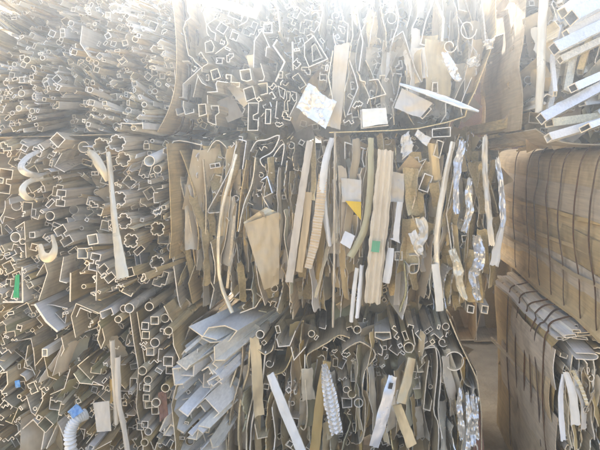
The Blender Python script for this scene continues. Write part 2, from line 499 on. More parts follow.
    def build(self, cap=100):
        self.backing(self.poly, {'bronze': 1}, step=40, setr=(self.len * .86, self.len * .93), size=(44, 52), lean=.12, name='sun_stop_sheet', shrink=22)  # unseen sheets added at the back to stop sun leaking through the bale
        by = {}
        for p in self.pieces: by.setdefault(p[0], []).append(p)
        rest = MB(); nrest = 0
        for name, L in by.items():
            L.sort(key=lambda p: -p[3])
            for p in L[:cap]:
                o = p[1].build(name, p[2], self.root, self.base)
                if p[4]: o["label"] = p[4]
            for p in L[cap:]:
                rest.join(p[1]); nrest += 1
        if nrest:
            o = rest.build("small_offcuts", [self.pieces[0][2][0], "cut"], self.root, self.base); o["kind"] = "stuff"

def box(mb, c, u, v, w, mi=0):
    """a box from centre and three half-vectors"""
    V = [c + u * a + v * b + w * d for a in (-1, 1) for b in (-1, 1) for d in (-1, 1)]
    mb.add(V, [(0, 1, 3, 2), (4, 6, 7, 5), (0, 4, 5, 1), (2, 3, 7, 6), (0, 2, 6, 4), (1, 5, 7, 3)], mi)

# ------------------------------------------------------------------ pieces that lie across the faces
def hstrip(mb, path, widths, func=None, t=.003, nl=40, nw=6, face=Vector((0, -1, 0)), k=None, ends=None, edge_noise=0.0, seed=0.0):
    """a strip along 3-D points; widths in metres; func(s metres, u -1..1) lifts its surface towards the face direction"""
    pts = [Vector(p) for p in smooth_path([tuple(p) for p in path], 8)]
    ws = [w[0] for w in smooth_path([(w,) for w in widths], 8)]
    d = [0.0]
    for a, b in zip(pts, pts[1:]): d.append(d[-1] + (b - a).length)
    tot = d[-1]; V = []
    def at(s):
        for i in range(len(d) - 1):
            if d[i + 1] >= s - 1e-9:
                f = (s - d[i]) / max(1e-9, d[i + 1] - d[i]); return pts[i].lerp(pts[i + 1], f), ws[i] + (ws[i + 1] - ws[i]) * f, (pts[i + 1] - pts[i]).normalized()
        return pts[-1], ws[-1], (pts[-1] - pts[-2]).normalized()
    for lay in (0, 1):
        for i in range(nl + 1):
            s = tot * i / nl; p, w, tg = at(s)
            side = tg.cross(face).normalized(); nrm = side.cross(tg).normalized()
            if nrm.dot(face) < 0: nrm = -nrm
            for j in range(nw + 1):
                u = -1 + 2 * j / nw
                en = 1 + edge_noise * noise.noise(Vector((s * 30, u * 2, seed)))
                h = (func(s, u) if func else 0.0) + .007 * noise.noise(Vector((s * 7, u * .5, seed + 3))) + .0025 * noise.noise(Vector((s * 22, u * 1.5, seed + 9)))
                es = 0.0
                if ends and i in (0, nl): es = ends * noise.noise(Vector((u * 3, seed, i)))
                V.append(p + side * (u * w / 2 * en) + nrm * (h - lay * t) + tg * es)
    m = nw + 1; o = (nl + 1) * m; Fc = []
    for i in range(nl):
        for j in range(nw):
            a = i * m + j
            Fc.append((a, a + 1, a + m + 1, a + m)); Fc.append((o + a, o + a + m, o + a + m + 1, o + a + 1))
        a = i * m; b = i * m + nw
        Fc.append((a, a + m, o + a + m, o + a)); Fc.append((b + m, b, o + b, o + b + m))
    for j in range(nw):
        a = j; b = nl * m + j
        Fc.append((a + 1, a, o + a, o + a + 1)); Fc.append((b, b + 1, o + b + 1, o + b))
    mb.add(V, Fc, 0)

def pxpath(pts, D):
    return [P(p[0], p[1], p[2] if len(p) > 2 else D) for p in pts]
def pw(w, D): return w * D / F

def strip(name, label, cat, pts, w, D, mat, func=None, t=1.0, nl=40, nw=6, group=None, ends=0.006, edge=.14, angle=38, root=None):
    path = pxpath(pts, D)
    ws = [pw(x, D) for x in (w if isinstance(w, (list, tuple)) else [w] * len(pts))]
    mb = MB(); hstrip(mb, path, ws, func, pw(t, D), nl, nw, ends=ends, edge_noise=edge, seed=R.uniform(0, 99))
    base = path[-1].copy() if path[-1].z < path[0].z else path[0].copy()
    o = mb.build(name, [mat + "_u"], root, base if root is None else root.location, angle)
    if root is None: tag(o, label, cat, group)
    return o

def crumple(amp, scale, seed):
    return lambda s, u: amp * (noise.noise(Vector((s * scale, u * scale * .02, seed))) + .6 * noise.noise(Vector((s * scale * 2.3, u * 1.7, seed + 5))))
def ridges(amp, pitch):
    return lambda s, u: amp * abs(((s / pitch) % 1) * 2 - 1)
def flutes(amp, n):
    return lambda s, u: amp * math.cos(u * n * math.pi)
def chevron(amp, pitch, k):
    return lambda s, u: amp * abs((((s + abs(u) * k) / pitch) % 1) * 2 - 1) + .35 * amp * math.cos(u * 9.4)
def bulge(h):
    return lambda s, u: h * (1 - u * u)

def plate(name, label, cat, corners, D, mat, amp=.012, scale=18, n=14, t=.9, seed=1.0, angle=30):
    """a crumpled four-cornered sheet; corners px (x,y,depth offset)"""
    c = [P(x, y, D + d) for x, y, d in corners]; mb = MB(); V = []
    for lay in (0, 1):
        for i in range(n + 1):
            for j in range(n + 1):
                u, v = i / n, j / n
                p = (c[0] * (1 - u) + c[1] * u) * (1 - v) + (c[3] * (1 - u) + c[2] * u) * v
                q = Vector((p.x * scale, p.z * scale, seed))
                h = amp * (noise.noise(q) + .5 * abs(noise.noise(q * 2.7)) + .3 * noise.noise(q * 5))
                V.append(p + Vector((.3 * h, -h + lay * pw(t, D), .4 * h)))
    m = n + 1; o = m * m; Fc = []
    for i in range(n):
        for j in range(n):
            a = i * m + j
            Fc.append((a, a + 1, a + m + 1, a + m)); Fc.append((o + a, o + a + m, o + a + m + 1, o + a + 1))
        for a, b in ((i * m, (i + 1) * m), ((i + 1) * m + n, i * m + n), (i + 1, i), (n * m + i, n * m + i + 1)):
            Fc.append((a, b, o + b, o + a))
    mb.add(V, Fc, 0)
    base = min(c, key=lambda p: p.z).copy()
    ob = mb.build(name, [mat + '_u'], None, base, angle)
    return tag(ob, label, cat)

def beam(name, label, cat, p, q, sec, roll, t, mats, root=None, group=None, segs=3, bend=0.0):
    """a hollow or open section (metres) run from point p to point q; the cut end at p"""
    p, q = Vector(p), Vector(q); ax = (q - p).normalized()
    up = Vector((0, 0, 1)) if abs(ax.z) < .9 else Vector((1, 0, 0))
    U = ax.cross(up).normalized(); W = U.cross(ax).normalized()
    ca, sa = math.cos(roll), math.sin(roll)
    U, W = U * ca + W * sa, W * ca - U * sa
    mb = MB(); fr = []
    for i in range(segs + 1):
        f = i / segs; o = p.lerp(q, f) + W * (bend * 4 * f * (1 - f))
        fr.append(lambda u, v, o=o: o + U * u + W * v)
    for pts, closed in sec: ribbon(mb, pts, closed, t, fr)
    base = min((p, q), key=lambda a: a.z).copy()
    ob = mb.build(name, mats, root, base if root is None else root.location)
    if root is None: tag(ob, label, cat, group)
    return ob
def scaled(sec, w, h=None):
    h = h or w
    return [([(x * w, y * h) for x, y in pts], c) for pts, c in sec]
# ================================================================== the setting
def ground():
    mb = MB(); n = 60; V = []
    for i in range(n + 1):
        for j in range(n + 1):
            x = -6.5 + 13 * i / n; y = -5.5 + 13 * j / n
            V.append((x, y, .018 * noise.noise(Vector((x * 1.3, y * 1.3, 0))) - .02))
    mb.add(V, [(i * (n + 1) + j, (i + 1) * (n + 1) + j, (i + 1) * (n + 1) + j + 1, i * (n + 1) + j + 1) for i in range(n) for j in range(n)])
    o = mb.build("ground", ["packed_earth"]); o["kind"] = "structure"
ground()

def xz(X, Z, D): return (VX + X * F / D, VY - (Z - EYE) * F / D)
def bend_fix(pts): return pts

SMALL = {'square_tube': 4, 'rectangular_tube': 3, 'round_tube': 2.2, 'channel': 3, 'angle_bar': 2, 'flat_bar': 1.2, 'double_tube': 1.2, 'window_profile': 2, 'frame_profile': 1.6, 'hooked_profile': 1.4, 'zed_bar': 1, 'bent_offcut': 1}

# ------------------------------------------------------------------ left stack
DL = 1.93
lt = Bale("bale of many thin pale aluminium tubes with splayed ends, on top of the left stack", DL,
          [(-115, -64), (150, -64), (160, 20), (161, 70), (157, 100), (146, 131), (60, 133), (-115, 137)], 1.50, seed=3, clusters=60, spread=.26, tilt=.10)
PAL_LT = {'mill': 4, 'champagne': .8, 'white': 5, 'cream': 2.5, 'bluewhite': 1}
lt.ex('wrap_sheet', ([(146, -64), (160, -10), (165, 40), (164, 80), (157, 108), (145, 132)], False), 'tansheet', t=1, set=.10, smooth=True, L=.85)
lt.ex('wrap_sheet', ([(120, 134), (60, 136), (-20, 138), (-110, 140)], False), 'tansheet', t=1, set=.06, smooth=True, L=.85)
for pts, st in (([(122, 122), (136, 123), (144, 122), (144.5, 128)], 0), ([(80, 24), (78, 42), (87, 55)], 0.02)):
    lt.ex('angle_bar', (pts, False), 'white', set=st)
for cx, cy in ((36, 28), (84, 30), (70, 62), (110, 40), (30, 92), (128, 70), (20, 60), (100, 92), (55, 108)):
    lt.fill(9, {'square_tube': 3, 'round_tube': 1, 'frame_profile': 2, 'double_tube': 1}, PAL_LT, 4.5, 8,
            region=[(cx - 13, cy - 10), (cx + 13, cy - 10), (cx + 13, cy + 10), (cx - 13, cy + 10)], margin=.35, setj=.06)
vis = [(-20, -25), (150, -25), (158, 20), (159, 70), (155, 100), (145, 130), (60, 132), (-20, 135)]
lt.fill(30, SMALL, PAL_LT, 6, 10, region=vis, margin=.4, setj=.10)
lt.fill(950, SMALL, PAL_LT, 3.2, 6, region=vis, margin=.25, tries=24, setj=.10, t=(.65, 1.0))
lt.fill(60, SMALL, PAL_LT, 10, 22, extra_set=.05)
lt.backing([(-20, -25), (150, -25), (158, 70), (148, 128), (-20, 132)], {'champagne': 3, 'cream': 2, 'mill': 2}, step=24, setr=(.28, .42))
lt.build()
lt.root["label"] = "bale of many thin pale aluminium tubes with splayed ends, on top of the left stack"

def cs_of(poly, D, grow=2):
    cx = sum(p[0] for p in poly) / len(poly); cy = sum(p[1] for p in poly) / len(poly)
    out = []
    for x, y in poly:
        l = math.hypot(x - cx, y - cy); x2 = x + (x - cx) / l * grow; y2 = y + (y - cy) / l * grow
        p = P(x2, y2, D); out.append((p.x, p.z))
    return out
box_lt = [(-112, -60), (20, -64), (140, -62), (161, 0), (166, 60), (160, 108), (140, 133), (20, 136), (-112, 138), (-118, 30)]
for Y in (2.14, 2.27, 2.5): lt.strap(cs_of(box_lt, DL), Y, w=.02)

lm = Bale("bale of notched and box-shaped tubes tangled with offcuts, middle of the left stack", DL,
          [(-115, 142), (150, 137), (162, 152), (164, 240), (160, 296), (100, 303), (-115, 306)], .86, seed=5, clusters=40, spread=.24, tilt=.12)
PAL_LM = {'champagne': 3, 'mill': 3, 'pinktan': 1.2, 'white': 2, 'bronze': .6, 'cream': 1.4, 'bluewhite': 1}
lm.ex('wrap_sheet', ([(161, 143), (164, 180), (166, 235), (164, 262)], False), 'tansheet', t=1.1, set=.06, L=.85)
for x, y, s, st in ((102, 145, 14, .0), (118, 142.5, 15, .0), (119.5, 160, 13, .02), (120, 198, 13, .0), (123, 221, 13.5, .01), (128, 242, 13, .02), (150, 232, 13, .06), (147, 268, 13, .08)):
    a = R.uniform(0, .8)
    q = [(x + s * (u * math.cos(a) - v * math.sin(a)), y + s * (u * math.sin(a) + v * math.cos(a))) for u, v in section('notched_tube', R)[0][0]]
    lm.ex('notched_tube', (q, True), pick({'champagne': 2, 'cream': 2}), t=1.2, set=st, tx=R.gauss(0, .05), tz=R.gauss(0, .05))
def rotated(sec, x, y, s, a):
    return [([(x + s * (u * math.cos(a) - v * math.sin(a)), y + s * (u * math.sin(a) + v * math.cos(a))) for u, v in pts], c) for pts, c in sec]
for x, y, s, a in ((63, 236, 20, -.55), (5, 181, 24, .15), (93, 263, 17, .2), (107, 273, 18, -.7), (61, 198, 16, .1)):
    lm.ex('dumbbell_profile', rotated(section('dumbbell_profile', R), x, y, s, a), 'cream', t=1.2)
lm.ex('square_tube', ([(49, 140), (56, 133), (64, 140), (57, 148)], True), 'cream', t=1.1)
lm.ex('angle_bar', ([(20.5, 268), (21, 303), (1, 303)], False), 'white', t=2.2, label="thick white angle bar with a green mark")
lm.ex('sheet_offcut', ([(72, 272), (71.5, 301)], False), 'tansheet', t=2, L=.8)
lm.ex('sheet_offcut', ([(98, 265), (97, 300)], False), 'champagne', t=1.2)
lm.ex('channel', ([(15, 228), (24, 222), (26, 258)], False), 'champagne', t=1.2)
lm.ex('zed_bar', ([(62, 258), (58, 282), (65, 284)], False), 'mill')
lm.ex('channel', ([(38, 275), (46, 262), (49, 272), (40, 300)], False), 'mill')
vis = [(-20, 141), (150, 138), (161, 152), (162, 240), (158, 294), (100, 302), (-20, 305)]
lm.fill(60, {'square_tube': 2, 'frame_profile': 3, 'window_profile': 3, 'channel': 2, 'angle_bar': 2, 'round_tube': 1.5, 'hooked_profile': 1.5, 'notched_tube': 1.5}, PAL_LM, 9, 17, region=vis, margin=.5, setj=.09)
lm.fill(340, {**SMALL, 'notched_tube': 1, 'curled_strip': .6}, PAL_LM, 6, 12, region=vis, margin=.4, tries=20, setj=.10)
lm.fill(340, SMALL, PAL_LM, 3.5, 7, region=vis, margin=.3, tries=20, setj=.10)
lm.fill(60, SMALL, PAL_LM, 10, 26)
lm.backing([(-20, 141), (152, 141), (160, 240), (150, 296), (-20, 302)], {'champagne': 3, 'tansheet': 2, 'mill': 2, 'bronze': 1}, step=24, setr=(.22, .38))
lm.build()
box_lm = [(-112, 141), (20, 139), (146, 136), (163, 146), (167, 200), (167, 262), (160, 300), (20, 308), (-112, 308), (-118, 220)]
for Y in (2.2, 2.45): lm.strap(cs_of(box_lm, DL), Y, w=.018)

lb = Bale("bale of channels with a column of round and square tubes, bottom of left stack", DL,
          [(-115, 310), (100, 308), (150, 302), (166, 312), (172, 345), (184, 372), (186, 440), (186, 535), (-115, 535)], 0.0, seed=8, clusters=36, spread=.2, tilt=.10)
PAL_LB = {'bronze': 3, 'olive': 1.6, 'mill': 2.6, 'champagne': 2.6, 'white': .9, 'tansheet': 1.2}
for x, y, r_, sq in ((128.5, 308.7, 4.6, 0), (146, 309, 4.2, 0), (153.5, 321.6, 4.2, 1), (162, 321, 4.2, 0), (142, 328.3, 3.8, 1), (142.5, 337.5, 4, 1), (155, 343, 4.5, 0), (147, 355, 4.2, 1), (140, 372.5, 4.2, 0), (148, 380.5, 4, 0),
                     (164, 389.5, 4, 0), (145, 389.5, 3.4, 1), (156, 403.5, 4.2, 0), (145.5, 399, 3.4, 1), (145.5, 408.5, 3.6, 1), (150, 417, 3.8, 1), (145, 425, 3.4, 1), (147, 434, 3.6, 0), (138, 429, 3.6, 1), (145, 443, 3.6, 0),
                     (120, 311, 3.6, 0), (119.6, 318.5, 3.4, 0), (164, 365, 5, 1), (166, 375, 4, 1), (170, 330, 4, 0)):
    s = 2 * r_
    sec = rotated(section('square_tube' if sq else 'round_tube', R), x, y, s, R.gauss(0, .06))
    lb.ex('square_tube' if sq else 'round_tube', sec, 'white' if (x, y) == (147, 355) else pick({'champagne': 2, 'mill': 2, 'tansheet': 1}), t=1.1, set=R.uniform(0, .05), tx=R.gauss(.02, .02), tz=R.gauss(0, .02))
for pts, cl, m, t in (
        ([(24, 308), (45, 308), (62, 311), (60, 326), (48, 316)], False, 'champagne', 1.2),
        ([(33, 305), (46, 322), (57, 332)], False, 'bluewhite', 2.6),
        ([(72, 340), (68, 318), (73, 305), (98, 316), (94, 330)], False, 'mill', 1.2),
        ([(96, 329), (92, 343), (96, 352), (100, 343), (97, 330)], False, 'cream', 1.3),
        ([(84, 360), (72, 370), (87, 383), (90, 379)], False, 'cream', 1.3),
        ([(41, 350), (46, 350), (46, 357), (41, 357)], True, 'white', 1.3),
        ([(20, 350), (17, 372), (28, 376), (26, 352)], False, 'champagne', 1.2),
        ([(1, 373), (7, 372), (8, 384), (2, 392)], False, 'cream', 1.3),
        ([(32, 368), (40, 358), (46, 378), (54, 382)], False, 'bronze', 1.1),
        ([(57, 340), (60, 352), (52, 366), (54, 380)], False, 'champagne', 1.2),
        ([(20, 400), (24, 418), (33, 425)], False, 'mill', 1.2),
        ([(46, 398), (60, 392), (66, 372)], False, 'bronze', 1.2),
        ([(36, 385), (37, 405), (30, 420)], False, 'champagne', 1.4),
        ([(10, 440), (28, 424), (40, 436), (36, 455)], False, 'bluewhite', 1.6),
        ([(40, 455), (52, 428), (60, 446)], False, 'white', 1.3),
        ([(70, 376), (77, 385), (100, 388)], False, 'olive', 1.2),
        ([(127, 312), (131, 345), (136, 372), (134, 410), (140, 440), (142, 470)], False, 'champagne', 1.3),
        ([(131, 316), (136, 350), (139, 372)], False, 'bronze', 1.2),
        ([(160, 309), (168, 325), (170, 350), (176, 362), (174, 385), (168, 410), (172, 450), (172, 500)], False, 'brownsheet', 1.2)):  # last piece coloured brown to put the neighbouring gap's shade into its side
    lb.ex({True: 'square_tube', False: 'bent_offcut'}[cl], (pts, cl), m, t=t, set=R.uniform(0, .05), jag=.01)
vis = [(-20, 310), (100, 309), (134, 306), (160, 312), (170, 345), (182, 372), (184, 475), (-20, 475)]
lb.fill(70, {'channel': 3, 'angle_bar': 3, 'lipped_channel': 2, 'hooked_profile': 3, 'window_profile': 2, 'bent_offcut': 4, 'zed_bar': 2, 'flat_bar': 3}, PAL_LB, 10, 24, region=vis, margin=.6, setj=.08)
lb.fill(260, {**SMALL, 'bent_offcut': 5, 'hooked_profile': 3, 'lipped_channel': 2}, PAL_LB, 6, 14, region=vis, margin=.45, tries=20, setj=.08)
lb.fill(260, SMALL, PAL_LB, 3.5, 7, region=vis, margin=.35, tries=20, setj=.08)
lb.fill(90, SMALL, PAL_LB, 14, 34)
lb.backing([(-20, 312), (150, 312), (180, 380), (182, 475), (-20, 475)], {'champagne': 2, 'tansheet': 2, 'bronze': 2, 'olive': 1}, step=34, setr=(.22, .4))
lb.leaves(18, {'bronze': 2, 'olive': 2, 'champagne': 2, 'tansheet': 1}, [(-20, 312), (150, 312), (180, 380), (182, 475), (-20, 475)], (25, 55), setr=(0.0, .12), lean=.4)
lb.build()
box_lb = [(-112, 308), (20, 308), (146, 306), (168, 316), (178, 360), (188, 400), (188, 500), (180, 534), (20, 536), (-112, 536), (-118, 420)]
lb.strap(cs_of(box_lb, DL), 2.3, w=.018)

# ------------------------------------------------------------------ centre stack, top
ct = Bale("bale of thin-walled window profiles seen end-on as bright outlines, top of the centre stack", D0,
          [(166, -62), (498, -62), (498, 40), (494, 60), (478, 100), (466, 118), (440, 126), (330, 131), (168, 131), (164, 60)], 1.515, seed=13, clusters=26, spread=.25, tilt=.10)
PAL_CT = {'mill': 4, 'champagne': 2, 'white': 2, 'foil': 1, 'grey': 1.2}
O_, C_ = False, True
CTP = [
 ('frame_profile', [(185.2, -20), (185.2, 0), (185.5, 9), (188, 13), (188, 15.5), (183.7, 18.7), (181, 26.5), (183, 34), (184.5, 45), (186.5, 53.7), (190.7, 56), (193, 60), (200, 66)], O_, 1.2),
 ('angle_bar', [(180, 31), (179.8, 60), (188.3, 60)], O_, 1.1),
 ('bent_offcut', [(169, 60), (173, 82), (176.7, 84), (173.6, 96.5), (172, 97.3), (169, 89), (173.5, 83)], O_, 1.1),
 ('hooked_profile', [(200, 67), (195, 71.7), (182, 83.3), (181.8, 96.5), (173.5, 96.5)], O_, 1.1),
 ('flat_bar', [(195.3, 73), (190, 96.5)], O_, 1.1),
 ('bent_offcut', [(196, 72.4), (200.8, 81), (206, 84)], O_, 1.1),
 ('lipped_channel', [(176.7, 98), (173.6, 105), (176, 114.4), (183, 112), (183.7, 109)], O_, 1.1),
 ('lipped_channel', [(185, 100), (184.4, 105), (186.8, 113.6), (195.3, 111.3), (195, 108)], O_, 1.1),
 ('square_tube', [(197, 105), (204, 104.3), (205, 114.4), (197.7, 116.8)], C_, 1.1),
 ('frame_profile', [(206, 93.4), (206.5, 120.6), (214.8, 123.8), (214, 114.4), (217.9, 111.3), (217, 104.3), (209.8, 104.3), (210.5, 108)], O_, 1.2),
 ('hooked_profile', [(206, 91.5), (216.3, 91), (214.8, 83.3), (216.3, 80.2), (227, 81.8)], O_, 1.1),
 ('square_tube', [(210.9, 69.3), (217.9, 67), (221, 75.6), (213.2, 78.7)], C_, 1.1),
 ('square_tube', [(203.9, 41.2), (210, 38.9), (213.2, 45), (211.8, 50.5), (204.7, 51.3)], C_, 1.1),
 ('bent_offcut', [(213.5, 51.3), (226.4, 41.2), (224, 32.7)], O_, 1.1),
 ('hooked_profile', [(216.3, 17), (207.8, 22.6), (211.7, 29.5), (216.3, 31.9), (215.5, 39)], O_, 1.1),
 ('bent_offcut', [(204.7, 4.7), (200.8, 12.4), (203, 23.3), (203.9, 32.7), (206, 36)], O_, 1.1),
 ('hooked_profile', [(251.8, 67), (252.5, 40.4), (260.3, 29.5), (268, 46.7), (265, 46.7), (264, 56)], O_, 1.2),
 ('square_tube', [(265, 23.3), (272.8, 22.6), (273.5, 31.9), (265, 31.9)], C_, 1.2),
 ('angle_bar', [(276.7, 37.3), (272.8, 43.5), (284.4, 59.9), (275, 80)], O_, 2.2),
 ('curled_strip', [(246.3, -8), (246.3, 0), (247.9, 6.2), (253.3, 8.6), (255.7, 0), (255, -8)], O_, 1.1),
 ('bent_offcut', [(272, -6), (272, 0), (276.7, 7.8), (279, 31), (277.4, 32.7)], O_, 1.3),
 ('flat_bar', [(289.9, 41.2), (290.7, 70)], O_, 2.2),
 ('frame_profile', [(239.3, 70.1), (249.4, 68.6), (251, 79.4), (246.3, 81), (240.9, 79.4)], C_, 1.2),
 ('frame_profile', [(243.2, 88), (252.6, 84.9), (255.7, 96.5), (246.3, 100.4)], C_, 1.2),
 ('rectangular_tube', [(246.3, 103.5), (256.4, 103.5), (255.7, 113.7), (251, 116), (251, 119.9), (255.7, 120.7), (255.7, 131), (245.6, 131)], C_, 1.2),
 ('channel', [(254.9, 84), (264.2, 82.6), (264.5, 93.4), (257.5, 95)], O_, 1.2),
 ('bent_offcut', [(261, 63), (265, 76.3), (264.2, 80), (259.5, 81)], O_, 1.1),
 ('rectangular_tube', [(276, 86.4), (283.0, 90.0), (281.6, 98.9), (278, 96)], C_, 1.1),
 ('window_profile', [(284.7, 91), (288.5, 91.9), (287.8, 100.4), (285.4, 101.2), (286.2, 111.3), (282.3, 110.5), (282.6, 102), (284.7, 98.9)], C_, 1.0),
 ('hooked_profile', [(275.9, 100.4), (274.3, 117.5), (277.4, 118.3)], O_, 1.2),
 ('bent_offcut', [(291.5, 89.5), (296.9, 91), (296.9, 100.4), (289, 116)], O_, 1.1),
 ('sheet_offcut', [(339.8, -20), (339.8, 0), (344.4, 18.7), (349, 21.8), (347.6, 42)], O_, 1.3),
 ('sheet_offcut', [(342.9, 45), (353.8, 74.7), (356.9, 87), (346, 115), (350.7, 113.6)], O_, 1.4),
 ('sheet_offcut', [(333.6, 50), (328.9, 76), (333.6, 99.6)], O_, 1.3),
 ('sheet_offcut', [(349.6, -20), (352.7, 34), (350, 43.6)], O_, 1.3),
 ('frame_profile', [(304, 43.6), (313.3, 35.8), (327.3, 59), (308.7, 66.9), (304, 56)], C_, 1.3),
 ('frame_profile', [(309.5, 46), (313, 43), (320, 57), (310.5, 61)], C_, 1.0),
 ('lipped_channel', [(369.3, 79), (378.7, 77.8), (386.5, 93), (369.3, 98), (367.8, 102.7)], O_, 1.3),
 ('channel', [(361.6, 108.9), (362.2, 127.6), (389.6, 124.5)], O_, 1.3),
 ('sheet_offcut', [(389, 40), (402, 31), (408, 50), (415, 70), (421, 82)], O_, 1.3),
 ('sheet_offcut', [(433, -20), (433, 0), (426, 17.3), (420, 43.3), (424.6, 44.7)], O_, 1.3),
 ('sheet_offcut', [(437.6, -20), (437.6, 0), (444.8, 17.3), (443.4, 40)], O_, 3.0),
 ('sheet_offcut', [(482.4, -20), (482.4, 0), (485.3, 17.3), (486.7, 39)], O_, 1.8),
 ('wrap_sheet', [(496, -62), (496.5, 0), (497, 30), (493, 46), (476.6, 89.5), (469.4, 104), (466, 116), (447.7, 121.8), (418.9, 128), (390, 130), (330, 132)], O_, 1.3),
 ('rectangular_tube', [(418.9, 114), (427.5, 104), (433, 108), (424, 118)], C_, 1.2),
 ('double_tube', [(432.0, 83), (436.5, 83), (437, 93), (431, 93)], C_, 1.3),
 ('curled_strip', [(452 + 7 * math.cos(a) * (1 - a / 14), 44 + 7 * math.sin(a) * (1 - a / 14)) for a in [k * .5 for k in range(14)]], O_, 1.3),
 ('curled_strip', [(471 + 9 * math.cos(a) * (1 - a / 14), 26 + 11 * math.sin(a) * (1 - a / 14)) for a in [k * .5 for k in range(14)]], O_, 1.3),
 ('sheet_offcut', [(322, -25), (324, 10), (320, 30)], O_, 1.2), ('sheet_offcut', [(360, -25), (358, 10), (364, 40), (360, 70)], O_, 1.4),
 ('sheet_offcut', [(410, -25), (414, 4), (409, 24)], O_, 1.2), ('sheet_offcut', [(455, -25), (458, 10), (466, 12)], O_, 1.2),
]
for nm, pts, cl, t in CTP:
    ct.ex(nm, (pts, cl), pick(PAL_CT), t=t * 1.05, set=0 if nm == 'wrap_sheet' else R.uniform(0, .04), tx=R.gauss(0, .04), tz=R.gauss(0, .04), jag=.015 if nm in ('sheet_offcut', 'bent_offcut') else 0)
visl = [(168, -25), (330, -25), (330, 128), (170, 129), (167, 60)]
visr = [(330, -25), (492, -25), (493, 40), (473, 92), (462, 114), (440, 122), (330, 128)]
PROF = {'window_profile': 4, 'frame_profile': 4, 'square_tube': 2.5, 'rectangular_tube': 2, 'hooked_profile': 3, 'channel': 2, 'lipped_channel': 2, 'bent_offcut': 4, 'angle_bar': 2, 'flat_bar': 2, 'double_tube': 1}
ct.fill(46, PROF, PAL_CT, 10, 19, region=visl, rot=.3, margin=.7)
ct.fill(150, PROF, PAL_CT, 5, 10, region=visl, rot=.5, margin=.5, tries=20)
ct.sheets(26, PAL_CT, (332, 488), (-25, 122), 30, 75, wav=2.6, lean=.15, t=(.9, 1.6))
ct.fill(40, {'curled_strip': 2, 'bent_offcut': 3, 'frame_profile': 2, 'channel': 1, 'double_tube': 1}, PAL_CT, 8, 16, region=visr, margin=.6)
ct.fill(120, PROF, PAL_CT, 4, 9, region=visr, margin=.5, tries=20)
ct.fill(40, PROF, PAL_CT, 10, 22)
ct.backing([(168, -25), (490, -25), (490, 50), (462, 114), (440, 122), (330, 128), (170, 128)], {'champagne': 2, 'mill': 3, 'grey': 2}, step=28, setr=(.14, .28))
ct.leaves(34, {'mill': 3, 'champagne': 2, 'white': 1}, [(330, -25), (490, -25), (490, 50), (462, 112), (330, 126)], (30, 80), setr=(0.02, .16))
ct.build()

